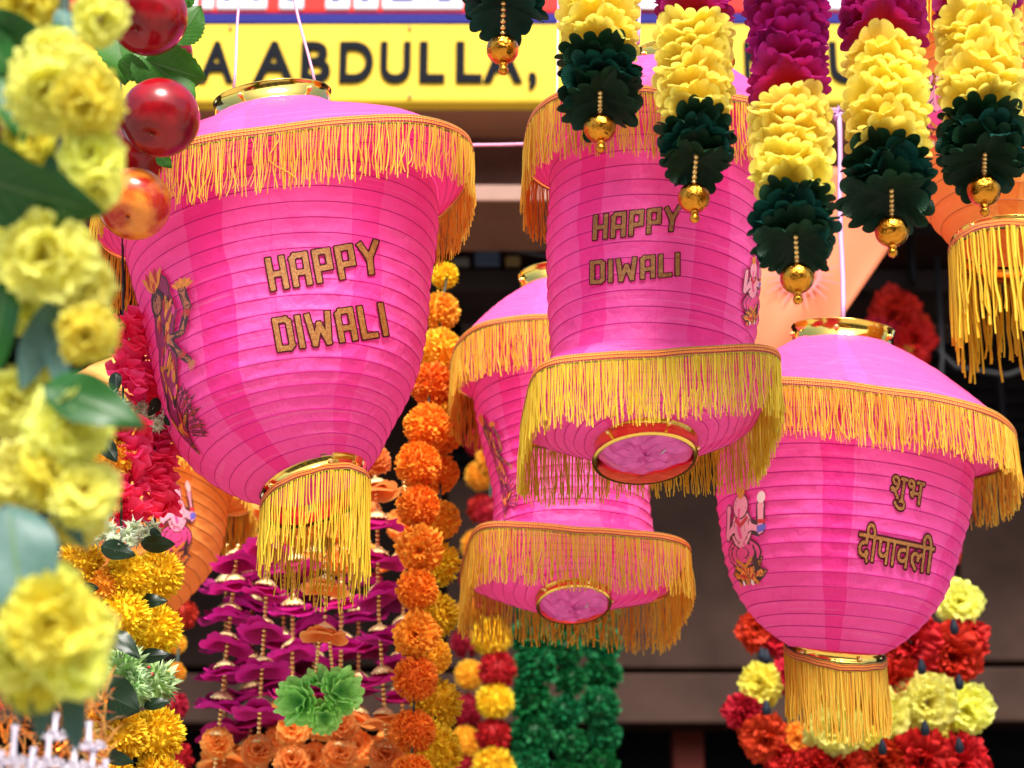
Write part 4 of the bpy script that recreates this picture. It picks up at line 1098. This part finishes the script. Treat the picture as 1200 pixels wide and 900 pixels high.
for a in ((170, 70, 238, 95, 1.2), (160, 60, 228, 110, 1), (190, 10, 232, -18, 1.1), (196, 40, 226, 2, 1.5), (185, 180, 200, 196, 1), (140, 70, 175, 92, 1), (130, 20, 150, 92, 1), (205, 52, 238, 4, .9)):
    put_leaf('bright', *a[:4], 2.19, ap, a[4], roll=r_.uniform(-.4, .4))
cordline('string', [at(150, 230, 2.2), at(168, 60, 2.2), at(178, -80, 2.2)], .002, CORD, ap)

# ------------------------------------------------------------------ blurred yellow carnation garland, front left
cg = empty('carnation_garland', at(70, 860, 1.28), 'close blurred garland of large yellow carnations and dark leaves along the left edge', 'garland')
for i, (x, y, rad, dY) in enumerate([(28, 6, 46, .06), (117, 22, 34, 0), (62, 62, 34, .02), (60, 105, 56, 0), (104, 118, 46, -.02), (108, 185, 40, 0), (112, 220, 34, 0), (20, 120, 36, .06), (38, 168, 40, .05), (56, 300, 62, 0), (16, 285, 46, .02), (96, 332, 40, .02),
        (104, 390, 40, -.02), (34, 345, 48, .05), (14, 470, 44, .05), (82, 500, 54, -.01), (62, 550, 46, 0), (98, 578, 44, 0), (24, 560, 44, .05), (6, 640, 36, .06), (58, 725, 64, -.02), (86, 775, 46, 0), (20, 770, 50, .02), (62, 690, 40, .02), (40, 800, 40, .03), (100, 738, 38, .01), (92, 610, 34, .04), (46, 425, 26, .06)]):
    p = at(x, y, 1.28+dY); nz = (TOCAM(p)+Vector((r_.uniform(-.5, .6), 0, r_.uniform(-.5, .4)))).normalized()
    put('carn' if i % 4 else 'ycarn', x, y, 1.28+dY, rad, cg, 'carnation', nz, None, r_)
for k, a in enumerate([(-70, 190, 108, 262, .95, 'dark'), (-60, 170, 60, 235, .9, 'dark'), (50, 452, 168, 490, .95, 'dark'), (72, 350, 20, 455, .8, 'teal'), (74, 240, 68, 310, .8, 'teal'), (60, 380, 74, 460, .8, 'teal'), (10, 590, 30, 740, 1.3, 'teal'), (30, 600, 66, 680, 1.0, 'teal'),
        (24, 790, 22, 845, 1.0, 'teal'), (50, 800, 48, 868, 1.0, 'teal'), (88, 800, 86, 882, .9, 'teal'), (-30, 30, 60, 60, 1.2, 'dark'), (20, 90, -40, 20, .9, 'dark'), (70, 10, 84, 60, .9, 'teal'), (10, 330, -20, 440, .9, 'dark'), (70, 460, 40, 520, .7, 'dark'), (40, 640, -20, 600, .8, 'dark'), (64, 590, 100, 640, .7, 'teal'), (40, 60, 92, 30, 1.2, 'dark'), (60, 180, 80, 250, .8, 'dark'), (0, 90, 30, 160, 1.0, 'dark')]):
    put_leaf(a[5], *a[:4], 1.31 if k not in (0, 2, 6) else 1.25, cg, a[4], roll=r_.uniform(-.5, .5))
cordline('stem', [at(80, -60, 1.33), at(66, 150, 1.33), at(72, 400, 1.33), at(58, 640, 1.33), at(46, 830, 1.33)], .004, CORD, cg)

# tuberose strings and gold tinsel, bottom left
tb = empty('tuberose_garland', at(60, 960, 1.75), 'white tuberose buds strung at the bottom left corner', 'garland')
def tuberose(px, py, L, Y, lean):
    mb = MB(); s = mpp(px, py, Y)
    p = Vector((0, 0, 0)); tube(mb, [Vector((lean*.3*L*s*t, 0, -L*s*t)) for t in (0, .3, .7, 1)], 3*s, 8, rs=[4.5*s, 3.2*s, 3.4*s, 6*s], caps=False)
    e = Vector((lean*.3*L*s, 0, -L*s))
    for k in range(6):
        M = Matrix.Translation(e) @ Matrix.Rotation(pi, 4, 'X') @ Matrix.Rotation(2*pi*k/6, 4, 'Z') @ Matrix.Rotation(.5, 4, 'X')
        petal(mb, M, 20*s, 5*s, 5, 2, .4, -.7, 0, 1, .6, .5)
    link('bud', mb.mesh('bud', LILACW), tb, Matrix.Translation(at(px, py, Y)), True)
for px, py, L, Y, le in ((66, 836, 28, 1.75, -.1), (58, 862, 34, 1.72, 0), (104, 846, 30, 1.76, .3), (88, 864, 36, 1.75, .1), (110, 876, 30, 1.76, -.1), (18, 850, 44, 1.6, 0), (40, 876, 30, 1.7, -.4), (124, 890, 26, 1.78, .1), (2, 880, 30, 1.6, 0), (50, 900, 30, 1.7, .1), (98, 902, 30, 1.7, .1)):
    tuberose(px, py, L, Y, le)
TINSEL = simple('gold_tinsel_foil', (.85, .40, .10), .2, .9)
mb = MB(); tr = random.Random(9)
for k in range(420):
    px = tr.uniform(-20, 128); py = tr.uniform(790, 930); p = at(px, py, 1.9+tr.uniform(-.02, .02)); d = Vector((tr.gauss(0, 1), tr.gauss(0, 1), tr.gauss(0, 1))).normalized(); e = d.orthogonal().normalized()*.0011
    q = p+d*.012+Vector((0, 0, .002)); q2 = p+d*.022; mb.add([p-e, p+e, q+e, q-e, q2], [(0, 1, 2, 3), (3, 2, 4)])
o = mb.build('tinsel', TINSEL, None, False, True)
o = tag(o, 'copper gold tinsel behind the white tuberose buds in the bottom left corner', 'tinsel', kind='stuff')

# ------------------------------------------------------------------ rose, white, marigold garlands left of the big lantern
def rose_strand(parent, x0, y0, x1, y1, w, Y, seed, n=None, mat=ROSE, name='rose_petals'):
    """string of folded cloth petals, in clusters"""
    r = random.Random(seed); seg = max(2, int((y1-y0)/20))
    for i in range(seg):
        mb = MB(); t = (i+.5)/seg; px = x0+(x1-x0)*t; py = y0+(y1-y0)*t; s = mpp(px, py, Y)
        for k in range(20):
            az = r.uniform(0, 6.28); z = r.uniform(-12, 12)
            M = Matrix.Translation((0, 0, z*s)) @ Matrix.Rotation(az, 4, 'Z') @ Matrix.Translation((0, w*.35*s, 0)) @ Matrix.Rotation(r.uniform(-.3, 1.0), 4, 'X') @ Matrix.Rotation(r.uniform(-.5, .5), 4, 'Y')
            petal(mb, M, w*.72*s*r.uniform(.8, 1.15), w*.42*s, 4, 4, r.uniform(.3, 1.0), r.uniform(-.5, .4), .04, 1, .3, .4)
        link(name, mb.mesh(name, mat), parent, Matrix.Translation(at(px, py, Y)), True)
def stars(parent, pts, Y, rad=20):
    for (x, y) in pts:
        p = at(x, y, Y); put('star', x, y, Y, rad*r_.uniform(.8, 1.15), parent, 'white_flower', (TOCAM(p)+Vector((r_.uniform(-.6, .6), 0, r_.uniform(-.6, .6)))).normalized(), None, r_)
ga = empty('flower_garland', at(185, 900, 2.420), 'garland nearest the big lantern, deep pink petals above yellow marigolds and a green pompon', 'garland', 'paired mixed flower garlands on the left')
rose_strand(ga, 170, 372, 184, 530, 26, 2.430, 21); rose_strand(ga, 186, 506, 184, 612, 27, 2.430, 22)
stars(ga, [(172, 492), (184, 498), (196, 488), (206, 498), (165, 478), (178, 618), (160, 630), (170, 626)], 2.400, 17)
for k_, x, y, rad in (('ym', 184, 674, 33), ('ym', 182, 738, 33), ('pg', 180, 800, 32), ('ym', 182, 862, 36), ('ym', 186, 915, 34)):
    put(k_, x, y, 2.420, rad, ga, 'marigold' if k_ == 'ym' else 'green_pompon', None, None, r_)
for a in ((160, 706, 196, 702, .8), (160, 770, 200, 766, .7), (165, 636, 205, 640, .9), (168, 828, 200, 820, .7), (186, 466, 176, 488, 1), (176, 620, 190, 632, .9), (194, 498, 208, 480, 1.0)): put_leaf('black', *a[:4], 2.390, ga, a[4], roll=r_.uniform(-.6, .6))
for x, y in ((166, 786), (174, 782), (178, 790)):
    mb = MB(); sphere(mb, at(x, y, 2.382), .0018, 8, 5); mb.build('red_bead', simple('red_bead', (.6, .02, .02), .3), ga, True, True)
cordline('string', [at(172, -60, 2.460), at(180, 400, 2.440), at(184, 900, 2.420)], .0015, CORD, ga)
gb = empty('flower_garland', at(140, 900, 2.380), 'garland just right of the yellow carnations, pink petals, amber marigolds, large black leaf', 'garland', 'paired mixed flower garlands on the left')
rose_strand(gb, 144, 376, 152, 470, 27, 2.380, 23); rose_strand(gb, 152, 500, 148, 608, 28, 2.380, 24)
for k_, x, y, rad in (('oy', 132, 500, 22), ('oy', 132, 540, 26), ('ym', 94, 660, 30), ('ym', 150, 676, 30), ('oy', 128, 688, 26), ('ym', 146, 722, 32), ('oy', 122, 744, 28), ('pg', 144, 786, 34), ('pg', 154, 806, 26), ('ym', 140, 860, 34), ('oy', 118, 835, 24), ('ym', 128, 912, 34)):
    put(k_, x, y, 2.370, rad, gb, 'marigold' if k_ != 'pg' else 'green_pompon', None, None, r_)
stars(gb, [(124, 600), (118, 612), (128, 622), (112, 626), (134, 636), (150, 626), (158, 618), (120, 585), (104, 632), (90, 628), (128, 464), (140, 478), (152, 634)], 2.340, 18)
for a in ((112, 808, 162, 832, 1.5), (128, 740, 165, 768, .8), (96, 688, 116, 690, 1), (118, 640, 158, 650, .9), (112, 400, 134, 412, 1), (136, 436, 134, 460, 1), (116, 880, 156, 896, .7), (128, 470, 140, 486, 1), (120, 515, 136, 540, 1)): put_leaf('black', *a[:4], 2.335, gb, a[4], roll=r_.uniform(-.6, .6))
cordline('string', [at(140, -60, 2.420), at(145, 400, 2.400), at(138, 900, 2.370)], .0015, CORD, gb)

# ------------------------------------------------------------------ purple bead strings
CAPM = simple('filigree_gold_cap', (.88, .66, .30), .35, .6, nscale=120, var=.2)
cb = MB(); lathe(cb, [(.05, .55), (.35, .50), (.7, .30), (.95, .05), (1.0, -.12), (.9, -.2)], 18); sphere(cb, (0, 0, .6), .16, 8, 5)
for k in range(12): sphere(cb, (cos(k*pi/6)*.95, sin(k*pi/6)*.95, -.12), .14, 6, 4)
CAPMESH = cb.mesh('gold_cap', CAPM)
SG = 'beaded strings with purple flowers and gold caps'
def bead_strand(label, pts, nodes, Y, dim=1.0):
    g = empty('beaded_flower_string', at(pts[-1][0], pts[-1][1], Y), label, 'garland', SG)
    P = [at(x, y, Y) for x, y in pts]; mb = MB(); s = mpp(pts[0][0], pts[0][1], Y)
    for a, b_ in zip(P, P[1:]):
        n = max(1, int((b_-a).length/(5.6*s)))
        for i in range(n): sphere(mb, a.lerp(b_, i/n), 2.9*s, 7, 5)
    o = mb.build('bead_string', GOLDBEAD, g, True, True); o['kind'] = 'stuff'
    for kind, x, y, rad in nodes:
        r = r_; p = at(x, y, Y)
        up = Vector((r.uniform(-.22, .22), r.uniform(-.35, .15), 1)).normalized()
        if kind == 'peach':
            link('orange_flower', F['peach', r.randrange(3)], g, frame(p, (TOCAM(p)+Vector((0, 0, .35))).normalized(), r.uniform(0, 6), s*rad), True)
            link('gold_cap', CAPMESH, g, frame(p+Vector((0, 0, rad*.55*s)), up, 0, s*11), True); continue
        link('orange_flower' if kind == 'obell' else 'purple_flower', F[kind, r.randrange(3)], g, frame(p, up, r.uniform(0, 6), s*rad), True)
        link('gold_cap', CAPMESH, g, frame(p+Vector((0, -.002, 5*s)), up, 0, s*12.5), True)
    return g
def nodes(path, ys, kinds, rad):
    N = []
    for y, k in zip(ys, kinds):
        for a, b_ in zip(path, path[1:]):
            if a[1] <= y <= b_[1]: x = a[0]+(b_[0]-a[0])*(y-a[1])/(b_[1]-a[1]); N.append((k, x, y, rad*1.04 if k != 'peach' else rad*.66)); break
    return N
p1 = [(279, 640), (278, 646), (268, 740), (252, 900), (250, 960)]
bead_strand('leftmost beaded string of magenta bell flowers, its orange flower lowest at the left', p1, nodes(p1, [656, 684, 718, 752, 786, 822, 872, 925], ['bell', 'bell', 'bell', 'bell', 'bell', 'bell', 'peach', 'peach'], 29), 3.0)
p2 = [(316, 590), (312, 700), (306, 800), (299, 960)]
bead_strand('second beaded string from the left, with purple bells and wide peach flower at its foot', p2, nodes(p2, [596, 640, 690, 736, 782, 830, 880, 930], ['peach', 'bell', 'bell', 'bell', 'bell', 'bell', 'peach', 'peach'], 30), 2.95)
p3 = [(346, 560), (343, 720), (341, 960)]
bead_strand('third beaded string from the left, dim, hanging behind its neighbours under the tassels', p3, nodes(p3, [610, 660, 712, 762, 812, 856, 892], ['peach', 'bell', 'bell', 'bell', 'bell', 'peach', 'peach'], 29), 3.2)
p5 = [(438, 520), (442, 600), (444, 720), (452, 860), (452, 960)]
bead_strand('rightmost beaded string of purple bell flowers, beside the orange marigold garland', p5, nodes(p5, [538, 572, 610, 654, 696, 744, 792, 842, 886, 930], ['peach', 'obell', 'bell', 'bell', 'bell', 'bell', 'bell', 'obell', 'peach', 'peach'], 30), 2.95)
p6 = [(402, 540), (400, 700), (398, 960)]
bead_strand('fourth beaded string with purple and orange flowers, behind the mint green flowers', p6, nodes(p6, [576, 618, 656, 704, 752, 804, 850, 884, 930], ['peach', 'peach', 'peach', 'bell', 'bell', 'peach', 'peach', 'peach', 'peach'], 30), 3.15)
for j, (x, sh_) in enumerate(((262, 20), (330, 5), (366, 28), (418, 14), (470, 30), (292, 8))):
    y0 = 560 if x > 300 else 640; p7 = [(x+4, y0), (x, 960)]; ys = [y0+24+sh_+i*(40 if x > 300 else 34) for i in range(8)]
    bead_strand(['shadowed beaded string at the back, far left of the purple group', 'shadowed beaded string at the back, between the second and third strings', 'shadowed beaded string at the back, left of the mint green flowers', 'shadowed beaded string at the back, right of the mint green flowers',
                 'shadowed beaded string at the back, touching the orange marigold garland', 'shadowed beaded string at the back, second from the left of the purple group'][j], p7, nodes(p7, ys, (['peach', 'obell'] if x > 300 else ['shaded_bell', 'shaded_bell'])+['shaded_bell']*4+['obell', 'peach'], 34), 3.4)
mg = empty('mint_flower_pendant', at(376, 850, 2.85), 'mint green cloth flower pair under an orange and a peach bell on gold beads', 'garland')
for x, y, k, rad in ((381, 688, 'obell', 30), (380, 744, 'obell', 30)):
    p = at(x, y-4, 2.86); s = mpp(x, y, 2.86); link('orange_flower', F[k, 1], mg, frame(p, (0, 0, 1), 1.0, s*rad), True); link('gold_cap', CAPMESH, mg, frame(p+Vector((0, 0, 3*s)), (0, 0, 1), 0, s*13), True)
for a, b_ in (((381, 640), (381, 735)), ((374, 750), (370, 790)), ((386, 750), (390, 790))):
    beadrun(mg, at(*a, 2.86), at(*b_, 2.86), .0027, 12 if a[1] == 640 else 8)
for x, y, rad, nv in ((354, 822, 30, (-.45, -.8, -.2)), (396, 812, 29, (.45, -.8, .0)), (376, 804, 22, (0, -.5, .7)), (380, 838, 22, (.1, -.9, -.5))):
    put('mint', x, y, 2.86, rad, mg, 'mint_flower', Vector(nv).normalized(), None, r_)

# ------------------------------------------------------------------ marigold columns
def column(label, pts, Y, group=None, stringx=None, name='marigold_garland'):
    g = empty(name, at(pts[-1][1], pts[-1][2], Y), label, 'garland', group)
    for k_, x, y, rad in pts:
        nm = {'om': 'orange_marigold', 'crepe': 'orange_flower', 'oy': 'amber_marigold', 'ym': 'yellow_marigold', 'rm': 'red_marigold', 'gm': 'green_marigold', 'rcarn': 'red_carnation', 'ycarn': 'yellow_carnation', 'carn': 'yellow_carnation'}[k_]
        x += r_.uniform(-3, 3); y += r_.uniform(-2, 2); rad *= r_.uniform(.9, 1.08); p = at(x, y, Y); put(k_, x, y, Y+r_.uniform(-.015, .015), rad, g, nm, (TOCAM(p)+Vector((r_.uniform(-.3, .3), 0, r_.uniform(-.3, .3)))).normalized(), None, r_)
    cordline('string', [at(q[1], q[2], Y) for q in pts], .0016, CORD, g)
    return g
MG = 'orange marigold garlands beside the big lantern'
column('front column of bright orange marigold balls right of the big lantern', [('om', 505, 452, 29), ('om', 498, 500, 27), ('om', 492, 547, 27), ('om', 491, 595, 27), ('crepe', 490, 643, 28), ('om', 489, 692, 28), ('crepe', 488, 744, 29), ('om', 486, 796, 29), ('om', 484, 856, 28), ('om', 482, 908, 28)], 2.86, MG)
column('rear column of marigold balls shading from orange down to yellow, right of the big lantern', [('ym', 524, 322, 17), ('oy', 517, 364, 27), ('oy', 514, 408, 27), ('oy', 516, 462, 28), ('om', 514, 508, 27), ('om', 516, 556, 26), ('oy', 516, 608, 26), ('ym', 513, 662, 29), ('ym', 512, 722, 31), ('oy', 508, 768, 26), ('ym', 512, 824, 32), ('ym', 507, 882, 34)], 2.98, MG)
BG = 'marigold garlands in the dark background'
column('background garland of yellow and red marigold balls beside the green one', [('oy', 576, 540, 20), ('rm', 574, 600, 22), ('oy', 576, 660, 22), ('rm', 577, 705, 22), ('ym', 577, 748, 25), ('rm', 580, 785, 24), ('ym', 580, 823, 24), ('rm', 577, 862, 25), ('ym', 577, 902, 25)], 4.3, BG)
column('dim background garland of dark red and amber balls at the far side', [('rm', 560, 520, 18), ('oy', 562, 556, 19), ('rm', 562, 596, 19), ('oy', 556, 640, 18), ('rm', 552, 680, 18), ('oy', 550, 718, 19), ('rm', 548, 755, 19), ('oy', 548, 793, 20), ('rm', 548, 832, 20), ('oy', 547, 868, 20), ('rm', 548, 902, 20)], 4.6, BG)
GG = 'dark green marigold strings in the background'
for lab, x, ph, rad, Y in (('left string of the three green marigold strings, largest balls', 622, 0, 26, 4.4), ('middle string of the three green marigold strings', 666, 14, 22, 4.5), ('right string of the three green marigold strings, beside the bare brown wall', 706, 4, 24, 4.6)):
    column(lab, [('gm', x+(2 if i % 2 else -2), 600+ph+i*37, rad) for i in range(9)], Y, GG)
RG = 'red and yellow carnation garlands behind the lower right lantern'
column('right garland of red and yellow carnations, pale yellow flower high beside the lantern', [('rcarn', 1108, 650, 22), ('carn', 1122, 705, 31), ('rcarn', 1112, 768, 44), ('rcarn', 1128, 752, 30), ('carn', 1126, 832, 36), ('ycarn', 1100, 850, 34), ('rcarn', 1122, 896, 40)], 3.6, RG, name='carnation_garland')
column('middle garland of red and pale yellow carnations, below the lower right lantern', [('rcarn', 1066, 752, 40), ('rcarn', 1046, 776, 38), ('rcarn', 1052, 800, 34), ('carn', 1084, 822, 38), ('carn', 1036, 836, 36), ('rcarn', 1076, 894, 42), ('rcarn', 1030, 896, 38)], 3.5, RG, name='carnation_garland')
column('low garland of yellow and red carnations behind the bottom tassels', [('ycarn', 968, 820, 30), ('carn', 978, 854, 38), ('ycarn', 1010, 846, 34), ('rcarn', 985, 902, 36), ('rcarn', 950, 900, 28)], 3.45, RG, name='carnation_garland')
column('left garland of dark red carnations with one yellow, below the lantern edge', [('rcarn', 884, 738, 28), ('rcarn', 912, 752, 26), ('ycarn', 896, 802, 29), ('rcarn', 922, 792, 24), ('rcarn', 874, 834, 25), ('rcarn', 896, 862, 34), ('crepe', 938, 864, 20), ('rcarn', 916, 884, 24)], 3.8, RG, name='carnation_garland')
BUD = simple('blue_black_bud', (.008, .012, .02), .6, spec=.15)
for gobj, pts, Y in (('a', [(1080, 782), (1084, 854), (1124, 874), (1034, 876), (1118, 735), (1124, 800)], 3.4), ('b', [(898, 770), (898, 830), (893, 768)], 3.7)):
    for x, y in pts:
        mb = MB(); s = mpp(x, y, Y); lathe(mb, [(.3*s, 11*s), (3*s, 7*s), (5.5*s, -1*s), (4.5*s, -7*s), (.3*s, -9*s)], 10)
        par = [o for o in COL.objects if o.name.startswith('carnation_garland') and o.type == 'EMPTY' and ('middle garland' in o['label'] if gobj == 'a' else 'left garland' in o['label'])][0]
        link('bud', mb.mesh('bud', BUD), par, Matrix.Translation(at(x, y, Y)), True)
column('red flower bunch with pale buds behind the lower right lantern cap', [('rcarn', 1052, 368, 32), ('rcarn', 1034, 396, 30), ('rcarn', 1068, 402, 30), ('ycarn', 1062, 416, 14), ('rcarn', 1076, 382, 18)], 5.0, name='red_flower_bunch')
column('dim red and white bead garland in the shadow left of the purple strings', [('rm', 212, 720, 20), ('oy', 209, 755, 14), ('rm', 203, 826, 22), ('oy', 206, 790, 14), ('rm', 202, 890, 24), ('rm', 214, 680, 16)], 3.9, name='bead_garland')
bpy.context.view_layer.update()
